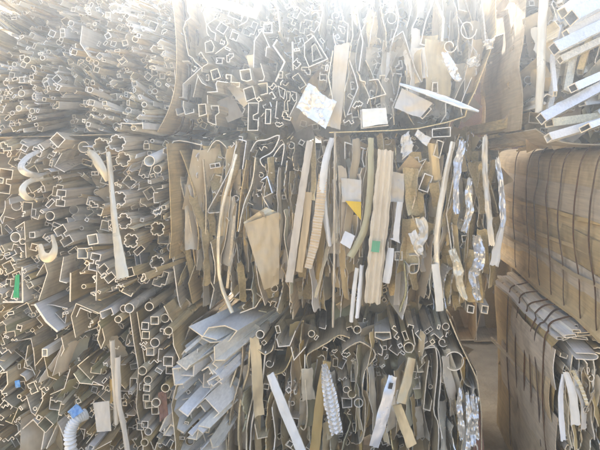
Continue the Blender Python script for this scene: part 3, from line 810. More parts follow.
# ------------------------------------------------------------------ centre stack, middle
cm = Bale("bale of crumpled tan and silver sheets standing on edge, middle of the centre stack", D0,
          [(168, 138), (260, 135), (420, 131), (488, 130), (500, 150), (508, 215), (505, 255), (492, 300), (470, 322), (400, 322), (330, 318), (240, 320), (180, 312), (168, 240)], .765, seed=21, clusters=34, spread=.20, tilt=.10)
PAL_CM = {'champagne': 4, 'tansheet': 3, 'bronze': 1.6, 'mill': 1.8, 'olive': .7, 'pinktan': 1}
CMP = [
 ('angle_bar', [(200, 146), (171, 142), (171, 165), (173, 185)], O_, 1.4, 'champagne'),
 ('sheet_offcut', [(172, 168), (177, 195), (183, 230), (186, 248)], O_, 1.2, 'tansheet'),
 ('sheet_offcut', [(178, 158), (182, 185), (189, 215), (192, 246)], O_, 1.2, 'champagne'),
 ('sheet_offcut', [(181, 150), (185, 162), (194, 190), (199, 235), (198, 250)], O_, 1.2, 'tansheet'),
 ('sheet_offcut', [(201, 160), (204, 200), (203, 245)], O_, 1.3, 'champagne'),
 ('sheet_offcut', [(201, 158), (215, 140), (226, 148)], O_, 1.3, 'olive'),
 ('sheet_offcut', [(236, 140), (230, 165), (215, 196), (207, 212), (219, 212)], O_, 1.3, 'champagne'),
 ('sheet_offcut', [(236, 140), (244, 142), (241, 170)], O_, 1.3, 'champagne'),
 ('sheet_offcut', [(255, 158), (250, 185), (243, 205), (238, 232)], O_, 1.3, 'mill'),
 ('sheet_offcut', [(246, 160), (240, 200), (237, 230), (236, 232)], O_, 1.2, 'tansheet'),
 ('bent_offcut', [(248, 152), (254, 142), (264, 140), (277, 136), (270, 152), (258, 160), (264, 168), (274, 152), (282, 145), (279, 166)], O_, 1.5, 'foil'),
 ('sheet_offcut', [(262, 180), (268, 176), (274, 192), (264, 197), (270, 208)], O_, 1.5, 'foil'),
 ('sheet_offcut', [(170, 240), (173, 262), (178, 300), (180, 310)], O_, 1.5, 'champagne'),
 ('sheet_offcut', [(170, 241), (184, 250), (189, 246), (190, 268), (186, 285), (188, 308)], O_, 1.3, 'tansheet'),
 ('sheet_offcut', [(206, 250), (207, 275), (213, 290), (210, 309)], O_, 1.4, 'mill'),
 ('sheet_offcut', [(210, 242), (214, 262), (213, 285)], O_, 1.3, 'champagne'),
 ('flat_bar', [(232, 217), (229, 250), (225, 290)], O_, 3.6, 'champagne'),
 ('sheet_offcut', [(252, 255), (258, 285), (264, 306)], O_, 1.3, 'tansheet'),
 ('sheet_offcut', [(228, 305), (240, 292), (252, 290), (262, 298), (255, 309), (240, 314)], O_, 1.4, 'champagne'),
 ('sheet_offcut', [(216, 312), (230, 300), (238, 302)], O_, 1.4, 'tansheet'),
 ('bent_offcut', [(343, 160), (343, 143), (364, 150)], O_, 1.3, 'mill'),
 ('sheet_offcut', [(362, 150), (361, 160), (363, 168), (361, 178), (363, 188)], O_, 1.4, 'mill'),
 ('double_tube', [(431, 130), (449, 128), (449, 137), (431, 138)], C_, 1.3, 'mill'),
 ('double_tube', [(436, 141), (442, 143), (438, 159), (432, 156)], C_, 1.3, 'mill'),
 ('frame_profile', [(412, 159), (418, 158), (419, 163), (426, 160), (421, 168), (418, 175), (410, 174), (411, 168)], C_, 1.3, 'mill'),
 ('double_tube', [(425, 174), (433, 177), (428, 193), (419, 190)], C_, 1.3, 'mill'),
 ('square_tube', [(394, 254), (401, 254), (401, 262), (394, 262)], C_, 1.5, 'mill'),
 ('square_tube', [(396, 256), (399, 256), (399, 260), (396, 260)], C_, .8, 'mill'),
 ('lipped_channel', [(410, 256), (419, 257), (419, 272), (411, 274), (411, 266), (419, 265)], O_, 1.4, 'white'),
 ('square_tube', [(484, 305), (490, 306), (489, 313), (483, 312)], C_, 1.4, 'white'),
 ('square_tube', [(470, 308), (476, 309), (475, 316), (469, 315)], C_, 1.3, 'mill'),
 ('sheet_offcut', [(500, 150), (504, 175), (507, 215), (505, 240), (499, 254)], O_, 1.3, 'champagne'),
 ('sheet_offcut', [(487, 150), (491, 175), (499, 205), (502, 214)], O_, 1.3, 'champagne'),
 ('sheet_offcut', [(458, 150), (452, 185), (446, 215), (449, 235), (452, 262)], O_, 1.4, 'foil'),
 ('sheet_offcut', [(409, 178), (414, 200), (410, 215), (418, 232), (416, 248)], O_, 1.5, 'pinktan'),
 ('sheet_offcut', [(424, 196), (427, 215), (424, 232), (430, 248)], O_, 1.4, 'pinktan'),
 ('sheet_offcut', [(404, 262), (406, 290), (400, 312)], O_, 2.2, 'olive'),
]
for nm, pts, cl, t, m in CMP:
    cm.ex(nm, (pts, cl), m, t=t, set=R.uniform(0, .04), tx=R.gauss(0, .05), tz=R.gauss(0, .04), jag=.03 if nm == 'sheet_offcut' else .008, bow=R.gauss(0, .05), smooth=False if cl else R.random() < .4)
# keep the places of the loose pieces free
for pts in ([(236, 155), (228, 185), (220, 215), (218, 250), (222, 290), (232, 312)], [(310, 140), (300, 200), (290, 275)], [(308, 192), (300, 270)], [(323, 175), (318, 220), (309, 265)], [(372, 140), (370, 200), (350, 258)]):
    cm.ras.mark(cm.ras.cells([(pts, False, False)], 4))
for q in ([(378, 150), (393, 150), (381, 302), (364, 302)], [(244, 222), (264, 208), (280, 214), (278, 285), (262, 288)]):
    cm.ras.mark(cm.ras.cells([(q, True, True)], 1))
cm.sheets(60, PAL_CM, (172, 300), (140, 316), 50, 110, wav=1.5, lean=.08, t=(1.0, 1.6), setr=(0, .28), jag=.10, bowr=.1)
cm.sheets(36, PAL_CM, (300, 400), (136, 318), 40, 100, wav=1.8, lean=.08, t=(.9, 1.6), setr=(0, .25), jag=.09)
cm.sheets(46, {'champagne': 3, 'mill': 3, 'foil': 2, 'pinktan': 1.5, 'white': .8}, (400, 504), (134, 320), 35, 100, wav=2.2, lean=.06, t=(.9, 1.6), setr=(0, .22), jag=.07, kink=.6, step=7)
cm.fill(90, {'bent_offcut': 4, 'channel': 2, 'angle_bar': 2, 'curled_strip': 1, 'frame_profile': 1, 'double_tube': 1.2}, PAL_CM, 6, 15, margin=.5, extra_set=.03)
cm.fill(260, {'bent_offcut': 4, 'channel': 2, 'angle_bar': 3, 'square_tube': 1.5, 'flat_bar': 2, 'rectangular_tube': 1}, PAL_CM, 4, 9, margin=.4, extra_set=.03, tries=20)
cm.backing([(172, 142), (486, 135), (502, 215), (490, 298), (460, 316), (184, 308)], {'champagne': 3, 'tansheet': 3, 'bronze': 2, 'pinktan': 1}, step=34, setr=(.18, .34), size=(18, 40))
cm.leaves(30, PAL_CM, [(172, 142), (300, 138), (300, 312), (184, 310)], (45, 100), setr=(0, .14), amp=.013)
cm.leaves(95, {'champagne': 3, 'tansheet': 2, 'bronze': 2, 'mill': 4, 'cream': 1, 'olive': .7}, [(172, 142), (300, 138), (400, 136), (400, 316), (184, 310)], (40, 110), setr=(-.03, .14), wr=(.018, .045), amp=.014, th=(35, 78))
cm.leaves(24, PAL_CM, [(300, 138), (400, 136), (400, 316), (300, 316)], (40, 90), setr=(.02, .14))
cm.leaves(90, {'champagne': 3, 'mill': 3, 'white': 1, 'foil': 1.4, 'pinktan': 1}, [(398, 136), (488, 134), (503, 215), (490, 300), (470, 318), (398, 320)], (25, 70), setr=(0, .12), wr=(.03, .08), amp=.013)
cm.build()

# ------------------------------------------------------------------ centre stack, bottom
cb = Bale("bale of white painted angles, bent tan sheets and tubes, bottom of the centre stack", D0,
          [(192, 323), (330, 327), (450, 318), (461, 342), (477, 376), (482, 414), (483, 508), (168, 508), (168, 405), (178, 366)], 0.0, seed=34, clusters=30, spread=.2, tilt=.10)
PAL_CB = {'mill': 3, 'champagne': 4, 'bronze': 2, 'olive': 1.4, 'tansheet': 2}
CBP = [
 ('wrap_sheet', [(193, 323), (188.5, 333), (178, 366), (170.5, 405), (170, 450), (170, 505)], O_, 1.5, 'tansheet'),
 ('bent_offcut', [(192.4, 323), (205, 332), (220, 336)], O_, 1.4, 'bluewhite'),
 ('frame_profile', [(205, 334), (214, 338.5), (232, 337), (239.6, 327), (228, 322), (212, 324)], C_, 1.6, 'bluewhite'),
 ('channel', [(197, 346), (191.5, 348), (190, 372), (195, 376)], O_, 1.4, 'bluewhite'),
 ('angle_bar', [(181, 378), (193, 387), (198, 381)], O_, 1.5, 'bluewhite'),
 ('angle_bar', [(169.5, 399), (178, 408), (188.5, 394.5)], O_, 1.5, 'bluewhite'),
 ('angle_bar', [(171.5, 417), (187, 439.6), (202, 423)], O_, 1.5, 'bluewhite'),
 ('hooked_profile', [(188.5, 408), (209.5, 423), (217, 418.6), (224.6, 408)], O_, 1.5, 'bluewhite'),
 ('angle_bar', [(199, 378), (205, 386), (220, 369)], O_, 1.4, 'bluewhite'),
 ('angle_bar', [(214, 349), (218.6, 364), (230.6, 356)], O_, 1.4, 'bluewhite'),
 ('channel', [(206, 398), (210, 408), (218, 394), (215, 390)], O_, 1.2, 'white'),
 ('channel', [(212, 402), (216, 409), (222, 399)], O_, 1.2, 'white'),
 ('angle_bar', [(201.8, 430), (206, 444), (217, 446), (225, 435)], O_, 1.5, 'bluewhite'),
 ('angle_bar', [(178, 448), (190, 452), (205, 436)], O_, 1.5, 'bluewhite'),
 ('angle_bar', [(170, 440), (176, 456), (186, 462)], O_, 1.5, 'bluewhite'),
 ('hooked_profile', [(231, 340), (236, 341), (234, 347), (230, 350), (233, 355)], O_, 1.6, 'white'),
 ('zed_bar', [(200, 356), (209, 350), (206, 362), (213, 368)], O_, 1.3, 'bluewhite'),
 ('sheet_offcut', [(239.6, 345), (236.6, 366), (229, 390), (226, 414), (224.6, 441), (226, 470)], O_, 2.0, 'champagne'),
 ('sheet_offcut', [(244, 342), (243, 366), (237, 395), (231, 420), (230, 470)], O_, 1.6, 'tansheet'),
 ('sheet_offcut', [(250, 345), (248, 370), (240, 400), (238, 440), (240, 470)], O_, 2.4, 'champagne'),
 ('sheet_offcut', [(258, 348), (256, 380), (248, 410), (244, 440), (246, 470)], O_, 2.0, 'tansheet'),
 ('sheet_offcut', [(266, 352), (262, 385), (254, 415), (250, 450), (252, 470)], O_, 2.0, 'champagne'),
 ('sheet_offcut', [(272, 346), (270, 352), (263, 356), (256, 352)], O_, 1.5, 'champagne'),
 ('round_tube', [(261 + 4 * math.cos(k * .42), 334.5 + 4 * math.sin(k * .42)) for k in range(15)], C_, 1.2, 'mill'),
 ('channel', [(278, 338), (280, 346), (291, 345), (297, 330)], O_, 1.5, 'champagne'),
 ('sheet_offcut', [(267, 376), (284, 372.5), (294, 352)], O_, 1.6, 'champagne'),
 ('channel', [(292, 347), (295, 360.5), (307, 347)], O_, 1.5, 'champagne'),
 ('sheet_offcut', [(303, 357), (304, 385), (306, 415), (303, 432), (299, 430)], O_, 1.6, 'champagne'),
 ('sheet_offcut', [(350, 338), (340, 335), (329.6, 342), (314.6, 350), (306.5, 358), (308, 372)], O_, 1.6, 'champagne'),
 ('channel', [(308, 374), (309.6, 386), (308, 402), (317, 403.6), (318, 390)], O_, 1.4, 'mill'),
 ('channel', [(289, 401), (290, 418), (299, 419)], O_, 1.4, 'champagne'),
 ('channel', [(253, 425), (256, 440), (266, 438)], O_, 1.4, 'mill'),
 ('sheet_offcut', [(270, 410), (273, 440), (270, 470)], O_, 1.6, 'champagne'),
 ('round_tube', [(407.6 + 5 * math.cos(k * .42), 348.6 + 5 * math.sin(k * .42)) for k in range(15)], C_, 1.3, 'champagne'),
 ('round_tube', [(455.8 + 9.3 * math.cos(k * .3142), 360.6 + 9.3 * math.sin(k * .3142)) for k in range(20)], C_, 1.5, 'champagne'),
 ('round_tube', [(358.5 + 4.4 * math.cos(k * .42), 405.5 + 4.4 * math.sin(k * .42)) for k in range(15)], C_, 1.2, 'olive'),
 ('round_tube', [(346 + 3.2 * math.cos(k * .42), 391 + 3.2 * math.sin(k * .42)) for k in range(15)], C_, 1.1, 'mill'),
 ('round_tube', [(351 + 4 * math.cos(k * .42), 395 + 4 * math.sin(k * .42)) for k in range(12)], O_, 1.2, 'champagne'),
 ('square_tube', [(342, 401), (352, 402), (352, 410), (343, 411)], C_, 1.2, 'champagne'),
 ('frame_profile', [(376, 333), (391, 333), (392, 339), (384, 341), (376, 338)], C_, 1.6, 'white'),
 ('sheet_offcut', [(341, 353), (358, 343), (374, 355), (363.5, 372), (361, 393), (364, 405), (362.5, 435), (358, 444)], O_, 1.5, 'champagne'),
 ('flat_bar', [(367, 342), (373, 350), (372.5, 375), (369.5, 420), (362, 441), (362, 470)], O_, 3.6, 'bronze'),
 ('sheet_offcut', [(418, 354), (433, 346.5), (436.5, 369), (433, 411), (438, 429), (436, 470)], O_, 1.5, 'champagne'),
 ('sheet_offcut', [(420, 352), (435, 349), (440, 372), (437, 411), (441, 440)], O_, 1.4, 'mill'),
 ('channel', [(431, 362), (428, 384), (425.5, 411), (432, 413), (434, 402)], O_, 1.4, 'champagne'),
 ('wrap_sheet', [(451, 318), (461, 342), (477, 375), (480, 390), (483, 414), (483, 441), (484, 505)], O_, 1.6, 'champagne'),
 ('sheet_offcut', [(459, 370), (464.6, 387), (476.6, 392), (476, 374)], O_, 1.5, 'champagne'),
 ('hooked_profile', [(379, 345), (382, 350), (381, 356), (377, 354)], O_, 1.3, 'champagne'),
 ('bent_offcut', [(414, 330), (417, 345), (413, 354)], O_, 1.3, 'champagne'),
 ('channel', [(449, 350), (447, 365), (444, 384), (449, 386)], O_, 1.4, 'champagne'),
]
for nm, pts, cl, t, m in CBP:
    wh = m in ('bluewhite', 'white') and pts[0][0] < 245
    cb.ex(nm, (pts, cl), m, t=t, set=R.uniform(-.05, .04) if wh else R.uniform(0, .03) if nm != 'wrap_sheet' else 0, tx=R.gauss(.32, .12) if wh else R.gauss(0, .04), tz=R.gauss(.12, .1) if wh else R.gauss(0, .04), jag=.02 if nm == 'sheet_offcut' else 0, smooth=nm in ('sheet_offcut', 'wrap_sheet'))
for pts, w in (([(270, 375), (285, 410), (302, 452)], 5), ([(324, 372), (331, 400), (338, 435)], 7), ([(322, 375), (312, 450)], 6), ([(392, 377), (374, 447)], 7), ([(411, 360), (402, 402)], 6)):
    cb.ras.mark(cb.ras.cells([(pts, False, False)], w))
visw = [(193, 326), (238, 328), (238, 345), (226, 380), (222, 470), (172, 470), (172, 405), (180, 366)]
cb.fill(60, {'angle_bar': 5, 'channel': 3, 'bent_offcut': 2, 'zed_bar': 2, 'hooked_profile': 1}, {'bluewhite': 5, 'white': 3, 'mill': 1}, 6, 18, region=visw, margin=.6)
cb.fill(60, {'angle_bar': 5, 'channel': 3, 'bent_offcut': 2, 'flat_bar': 2}, {'bluewhite': 5, 'white': 3, 'mill': 1}, 4, 9, region=visw, margin=.4)
cb.sheets(26, PAL_CB, (236, 460), (330, 470), 40, 100, wav=2.0, lean=-.05, t=(1.1, 2.0), setr=(0, .2), jag=.06)
cb.sheets(24, {'foil': 3, 'white': 2, 'mill': 2}, (454, 480), (388, 470), 24, 60, wav=1.8, lean=.0, t=(1.2, 2.2), setr=(0, .05), kink=.8, step=5)
cb.fill(60, {'round_tube': 2, 'channel': 3, 'bent_offcut': 3, 'angle_bar': 3, 'rectangular_tube': 2, 'curled_strip': .6, 'hooked_profile': 2}, PAL_CB, 7, 16, region=[(236, 330), (450, 324), (476, 380), (478, 470), (232, 470)], margin=.6)
cb.fill(160, SMALL, PAL_CB, 4, 8, region=[(236, 330), (450, 324), (476, 380), (478, 470), (232, 470)], margin=.4, tries=20)
cb.fill(60, SMALL, PAL_CB, 12, 30)
cb.backing([(196, 330), (450, 324), (476, 380), (480, 470), (172, 470), (180, 380)], {'champagne': 3, 'tansheet': 2, 'bronze': 2, 'olive': 1}, step=34, setr=(.2, .34))
cb.backing([(190, 348), (230, 348), (224, 380), (220, 470), (174, 470), (174, 405), (182, 376)], {'bluewhite': 4, 'white': 2}, step=18, setr=(.12, .2), size=(18, 34), lean=.7, crump=.005)
cb.fill(70, {'angle_bar': 5, 'channel': 3, 'zed_bar': 1}, {'bluewhite': 3, 'white': 4, 'mill': 1}, 8, 20, lean=(.5, .3), L=(.25, .5), setr=(-.13, .05), region=[(184, 336), (240, 330), (238, 350), (228, 380), (224, 470), (170, 470), (170, 400)], margin=.5, allow=.45, t=(1.2, 1.9))
cb.leaves(26, {'champagne': 3, 'bronze': 2, 'olive': 1, 'mill': 2}, [(238, 335), (450, 330), (470, 380), (478, 470), (232, 470)], (30, 80), setr=(-.02, .08), wr=(.025, .06), amp=.014)
cb.leaves(40, PAL_CB, [(238, 330), (450, 324), (476, 380), (480, 470), (232, 470)], (40, 90), setr=(0.02, .14))
cb.build()
# ------------------------------------------------------------------ right stack
DR = 1.81
rb = Bale("wire-bound bale with flat strips on top and curled sheets in front, bottom right", DR,
          [(553, 345), (570, 338), (640, 335), (800, 335), (800, 560), (566, 560), (558, 450)], 0.0, length=.9, seed=41, clusters=8, spread=.05, tilt=.02)
def R_(X, Z, D=DR): return xz(X, Z, D)
side = [R_(*p) for p in ((.70, .775), (.655, .76), (.65, .68), (.662, .5), (.668, .25), (.66, .02))]
rb.ex('wrap_sheet', (side, False), 'brownsheet', t=.5, set=.06, L=.84, smooth=True, jag=.06)
rb.leaves(26, {'mill': 3, 'white': 3, 'champagne': 3}, [(560, 350), (660, 345), (660, 470), (564, 470)], (30, 80), setr=(-.03, .05), wr=(.02, .06), amp=.014)
for zs, x in ((((.74), .60), .645), ((.64, .47), .652), ((.50, .30), .655), ((.34, .06), .656)):
    z0, z1 = zs
    rb.ex('side_sheet', ([R_(x - .004, z0), R_(x - .012, (z0 + z1) / 2), R_(x - .002, z1)], False), pick({'champagne': 2, 'mill': 1, 'tansheet': 3}), t=1, set=R.uniform(0, .05), L=R.uniform(.5, .85), smooth=True)
# strips lying along the top
for i, (X, Z, w, m) in enumerate(((.672, .775, .03, 'white'), (.70, .785, .055, 'mill'), (.735, .792, .05, 'white'), (.775, .785, .06, 'white'), (.82, .775, .06, 'mill'), (.685, .800, .035, 'white'), (.755, .806, .05, 'bluewhite'), (.71, .812, .025, 'white'), (.79, .806, .03, 'white'), (.85, .79, .04, 'white'), (.90, .79, .05, 'bluewhite'), (.87, .77, .06, 'tansheet'), (.93, .77, .07, 'champagne'), (.72, .81, .03, 'champagne'))):
    a = R.gauss(0, .2); dx = w / 2 * math.cos(a); dz = w / 2 * math.sin(a); h = .009
    pts = [R_(X - dx, Z - dz), R_(X + dx, Z + dz), R_(X + dx + .004, Z + dz - h), R_(X - dx, Z - dz - h)]
    rb.ex('flat_tube', (pts, True), m, t=.8, set=R.uniform(-.03, .05), L=R.uniform(.75, .9), tx=R.gauss(-.005, .015), bow=R.gauss(0, .02), mark=False)
# round-nosed folded sheet ends at the front
rb.ex('folded_sheet', ([R_(.70, .755), R_(.76, .752), R_(.775, .742), R_(.76, .732), R_(.70, .735)], False), 'white', t=1.2, set=-.05, smooth=True)
rb.ex('folded_sheet', ([R_(.79, .78), R_(.84, .77), R_(.852, .75), R_(.83, .74), R_(.78, .745)], False), 'champagne', t=1.2, set=-.02, smooth=True)
for x0, pts in ((0, [(586, 352), (592, 350), (596, 358), (597, 380), (594, 410), (597, 440)]), (0, [(592, 348), (601, 350), (604, 372), (602, 405), (606, 450)]), (0, [(580, 354), (586, 360), (588, 372)]), (0, [(575, 352), (571, 372), (577, 372)]),
                (0, [(567, 365), (572, 380), (566, 410), (570, 442)]), (0, [(598, 352), (610, 360), (609, 420)]), (0, [(604, 345), (618, 352), (620, 400), (614, 440)])):
    rb.ex('curled_sheet', (pts, False), pick({'mill': 2, 'champagne': 3, 'white': 2}), t=1.6, set=R.uniform(-.03, .03), smooth=True, jag=.02)
rb.sheets(26, {'mill': 2, 'champagne': 3, 'white': 3, 'foil': 1}, (562, 660), (352, 470), 40, 90, wav=2.0, lean=.06, t=(1.2, 2.0), setr=(0, .06), kink=.3)
rb.fill(50, {'bent_offcut': 4, 'channel': 2, 'angle_bar': 2, 'curled_strip': 2}, {'mill': 2, 'champagne': 3, 'foil': 2, 'white': 2}, 5, 12, region=[(560, 355), (660, 352), (660, 470), (562, 470)], margin=.4)
rb.fill(50, SMALL, PAL_CB, 12, 40)
rb.build()
cs_rb = [(.66, .785), (.70, .815), (.76, .822), (.9, .80), (1.3, .80), (1.34, .7), (1.34, .1), (1.25, .0), (.8, .0), (.672, .02), (.655, .3), (.642, .55), (.64, .72)]
for Y in (1.90, 1.98, 2.06, 2.15, 2.27, 2.42): rb.strap(cs_rb, Y, w=.008, t=.004, buckle=False, wig=.016)

DRM = 1.60
rm = Bale("bale of long brown sheets seen side-on, bound by dark straps, middle of right stack", DRM,
          [R_(*p, DRM) for p in ((.80, 1.42), (1.4, 1.42), (1.4, .83), (.80, .83), (.765, 1.1), (.765, 1.3))], .815, length=1.55, seed=44, clusters=6, spread=.04, tilt=.01)
for prof, m, st, L in (
        ([(1.2, 1.445), (.90, 1.45), (.80, 1.442), (.765, 1.42), (.748, 1.37), (.742, 1.20)], 'brownsheet', .0, 1.5),
        ([(.748, 1.215), (.742, 1.12), (.750, 1.0), (.752, .88), (.765, .825), (1.2, .82)], 'brownsheet', .02, 1.5),
        ([(.741, 1.31), (.734, 1.26), (.731, 1.205)], 'bronze', .0, 1.5),
        ([(.739, 1.15), (.736, 1.10), (.742, 1.04)], 'brownsheet', .0, .62),
        ([(.745, 1.03), (.744, .98), (.756, .92)], 'brownsheet', .0, 1.4),
        ([(.80, 1.452), (.9, 1.462), (1.1, 1.462)], 'bronze', .0, .9)):
    rm.ex('side_sheet', ([R_(*p, DRM) for p in prof], False), m, t=1.3, set=st, L=L, smooth=True, mark=False, tz=R.gauss(0, .012))
for z in (1.20, 1.09, 1.0):
    rm.ex('angle_bar', ([R_(.733, z + .012, DRM), R_(.729, z, DRM), R_(.738, z - .004, DRM)], False), 'bronze', t=1, set=.0, L=1.5, mark=False, tz=-.02)
rm.fill(60, SMALL, PAL_CB, 14, 40)
rm.build()
cs_rm = [(.785, 1.45), (.85, 1.462), (1.2, 1.468), (1.42, 1.42), (1.42, .85), (1.2, .812), (.85, .80), (.748, .83), (.735, 1.0), (.728, 1.12), (.725, 1.22), (.733, 1.30), (.742, 1.40)]
for Y in (1.70, 1.83, 1.98, 2.12, 2.27, 2.40, 2.62): rm.strap(cs_rm, Y, w=.006, t=.004, buckle=False, wig=.012)

DRT = 1.75
rt = Bale("heap of silver bars lying at odd angles, on top of the right stack", DRT,
          [(540, -62), (800, -62), (800, 142), (545, 142), (536, 100)], 1.47, length=.8, seed=47, clusters=8, spread=.12, tilt=.12)
rt.ex('wrap_sheet', ([(534, 130), (560, 143), (620, 146), (800, 147)], False), 'brownsheet', t=2, smooth=True)
rt.ex('wrap_sheet', ([(538, -60), (536, 20), (530, 60), (534, 90), (532, 128)], False), 'brownsheet', t=1.4, set=.12, smooth=True)
rt.ex('hexagonal_tube', ([(543, 98), (549, 93), (554, 95), (553, 101), (546, 103)], True), 'mill', t=1.3)
rt.ex('bent_offcut', ([(538, 108), (543, 103), (552, 108), (556, 104)], False), 'mill', t=1.3)
rt.ex('curled_strip', ([(556, 20), (561, 27), (559, 36), (553, 38)], False), 'mill', t=1.5)
rt.fill(16, {'frame_profile': 2, 'square_tube': 2, 'channel': 2, 'bent_offcut': 3}, {'mill': 3, 'champagne': 3, 'white': 1}, 9, 20, region=[(540, -30), (640, -30), (640, 140), (548, 140), (540, 100)], margin=.5, extra_set=.12)
rt.fill(60, SMALL, {'mill': 2, 'champagne': 4}, 5, 12, region=[(540, -30), (640, -30), (640, 140), (548, 140), (540, 100)], margin=.4, extra_set=.12)
rt.fill(40, SMALL, {'mill': 2, 'champagne': 4}, 12, 30, extra_set=.1)
rt.backing([(540, -50), (660, -50), (660, 140), (548, 140), (538, 100)], {'champagne': 3, 'tansheet': 2, 'bronze': 2, 'mill': 1}, step=18, setr=(.16, .34), size=(18, 34))
rt.leaves(16, {'mill': 2, 'champagne': 3}, [(545, -30), (640, -30), (640, 130), (550, 130)], (30, 70), lean=.5, setr=(.08, .2))
rt.build()

SQ = [(rect(1, 1), True)]
for i in range(16):
    x0, y0 = R.uniform(550, 605), R.uniform(-25, 128); ln = R.uniform(45, 80); an = R.choice((-.45, -.5, -.4, -1.35, -.15)) + R.gauss(0, .06)
    d0 = R.uniform(1.80, 1.90); wbar = R.uniform(5, 8)
    beam('bar_offcut', None, None, P(x0, y0, d0), P(x0 + ln * math.cos(an), y0 + ln * math.sin(an), d0 + R.uniform(.08, .2)), scaled(SQ, pw(wbar, d0), pw(wbar * R.uniform(.4, 1), d0)), R.uniform(.1, .6), pw(1, d0), [pick({'mill': 3, 'white': 3, 'bluewhite': 2, 'champagne': 2}), 'cut'], root=rt.root)
def rbar(label, p, q, w, mat, h=None, roll=.3, cat="metal bar", name="metal_bar", grp="loose bars on the right stack", sec=None):
    beam(name, label, cat, P(*p), P(*q), scaled(sec or SQ, pw(w, p[2]), pw(h or w, p[2])), roll, pw(1.1, p[2]), [mat, 'cut'], group=grp)
rbar("long silver square bar sloping up to the right, second lowest on the right heap", (541, 119, 1.68), (640, 66, 1.90), 9, 'foil', roll=.5)
rbar("bright silver bar sloping up to the right across the middle of the right heap", (554, 49, 1.69), (650, 2, 1.88), 10, 'foil', roll=.35)
rbar("broad pale bar with a bluish side at the upper corner of the right heap", (571, 18, 1.66), (660, -28, 1.85), 14, 'bluefoil', h=11, roll=.4)
rbar("short white bar sloping up at the very top of the right heap", (563, 13, 1.72), (610, -24, 1.9), 9, 'white', roll=.2)
rbar("upright pale bluish flat bar between two sloping bars on the right heap", (555, 94, 1.72), (552, 57, 1.80), 8, 'bluewhite', h=3, roll=1.57)
rbar("upright grey bar behind the sloping bars, right of the bluish one", (566, 92, 1.78), (575, 42, 1.84), 7, 'mill', h=4, roll=1.4)
rbar("stubby silver bar with a dark slot, above the long lower bar on the right heap", (573, 88, 1.70), (640, 58, 1.92), 9, 'foil', h=7, roll=.3)
rbar("nearly level pale bar low on the right heap", (549, 123, 1.71), (640, 111, 1.95), 10, 'mill', h=7, roll=.1)
rbar("bright bar at the bottom edge of the right heap, tilted up to the right", (548, 138, 1.66), (650, 108, 1.86), 8, 'white', h=7, roll=.4)
rbar("wide silver flat bar at the lower right corner of the right heap", (585, 128, 1.65), (660, 100, 1.85), 13, 'foil', h=5, roll=.35)
rbar("tan bar leaning steeply behind the silver bars of the right heap", (580, 72, 1.79), (592, 30, 1.86), 8, 'champagne', h=5, roll=1.2)
rbar("thin silver bar tucked under the long upper sloping bar of the right heap", (560, 60, 1.74), (640, 22, 1.92), 6, 'mill', roll=.4)
rbar("narrow white bar sloping up just above the lowest bars of the right heap", (556, 108, 1.72), (640, 72, 1.93), 6, 'white', roll=.5)
rbar("thin bright bar on the right heap, just below the broad pale bar", (566, 34, 1.72), (640, -4, 1.9), 7, 'bluewhite', roll=.3)
rbar("small grey bar leaning left near the foot of the right heap's pale post", (549, 110, 1.74), (558, 62, 1.84), 5, 'mill', h=4, roll=.9)
strip("channel_post", "upright pale rounded channel at the left edge of the right heap", "metal channel",
      [(546, -30, 1.70), (543, 20, 1.69), (541, 70, 1.69), (539, 112, 1.69)], [9, 9, 9, 8], 1.69, 'mill', bulge(.012), t=1, nl=30, nw=8)

# ------------------------------------------------------------------ behind the gap
DBk = 3.85
bk = Bale("rust-brown bale of upright sheets on the ground at the back of the gap", DBk,
          [(378, 163), (700, 163), (700, 345), (378, 345)], 0.0, length=.9, seed=51, clusters=8, spread=.1, tilt=.03)  # widened to the left, out of view, to shade the gap
PAL_BK = {'brownsheet': 4, 'bronze': 1, 'rust': .6}
def wall_sheets(b, xs, y0, y1, pal):
    x = xs[0]
    while x < xs[1]:
        w = R.uniform(22, 46)
        b.ex('upright_sheet', ([(x + R.uniform(-1, 1), y0 + R.uniform(0, 6)), (x + w * .5, (y0 + y1) / 2), (x + R.uniform(-2, 2), y1), (x + w, y1 - .5), (x + w + R.uniform(-1, 1), (y0 + y1) / 2 + 9), (x + w, y0 + R.uniform(0, 6)), (x + 1.5, y0 + R.uniform(0, 4))], True), pick(pal), t=1.0, set=R.uniform(0, .05), mark=False)
        x += w + R.uniform(-.5, .7)
wall_sheets(bk, (380, 690), 163, 343, PAL_BK); bk.backing(bk.poly, {'brownsheet': 1}, step=18, setr=(.2, .5), size=(46, 56), lean=.04)  # dense backing added to keep sun from coming through the hollow sheets
bk.build()
bk2 = Bale("tall brown bale of upright sheets stacked over the rusty one behind the gap", DBk + .05,
           [(378, -62), (700, -62), (700, 160), (378, 160)], 1.34, length=.9, seed=52, clusters=8, spread=.1, tilt=.03)  # also extended unseen to the left so that the gap lies in shade
wall_sheets(bk2, (380, 690), -60, 163, PAL_BK); bk2.backing(bk2.poly, {'brownsheet': 1}, step=15, setr=(.2, .5), size=(46, 56), lean=.04)  # backing here is an added panel blocking sunlight from behind
bk2.build()
for b, cs in ((bk, [(.45, 1.33), (1.4, 1.34), (2.3, 1.33), (2.36, .7), (2.3, .01), (1.4, -.0), (.45, .01), (.41, .7)]),): b.strap(cs, DBk + .3, w=.03)

# ------------------------------------------------------------------ loose pieces caught in the stacks
def K(D, s=0): return D - .03 + s
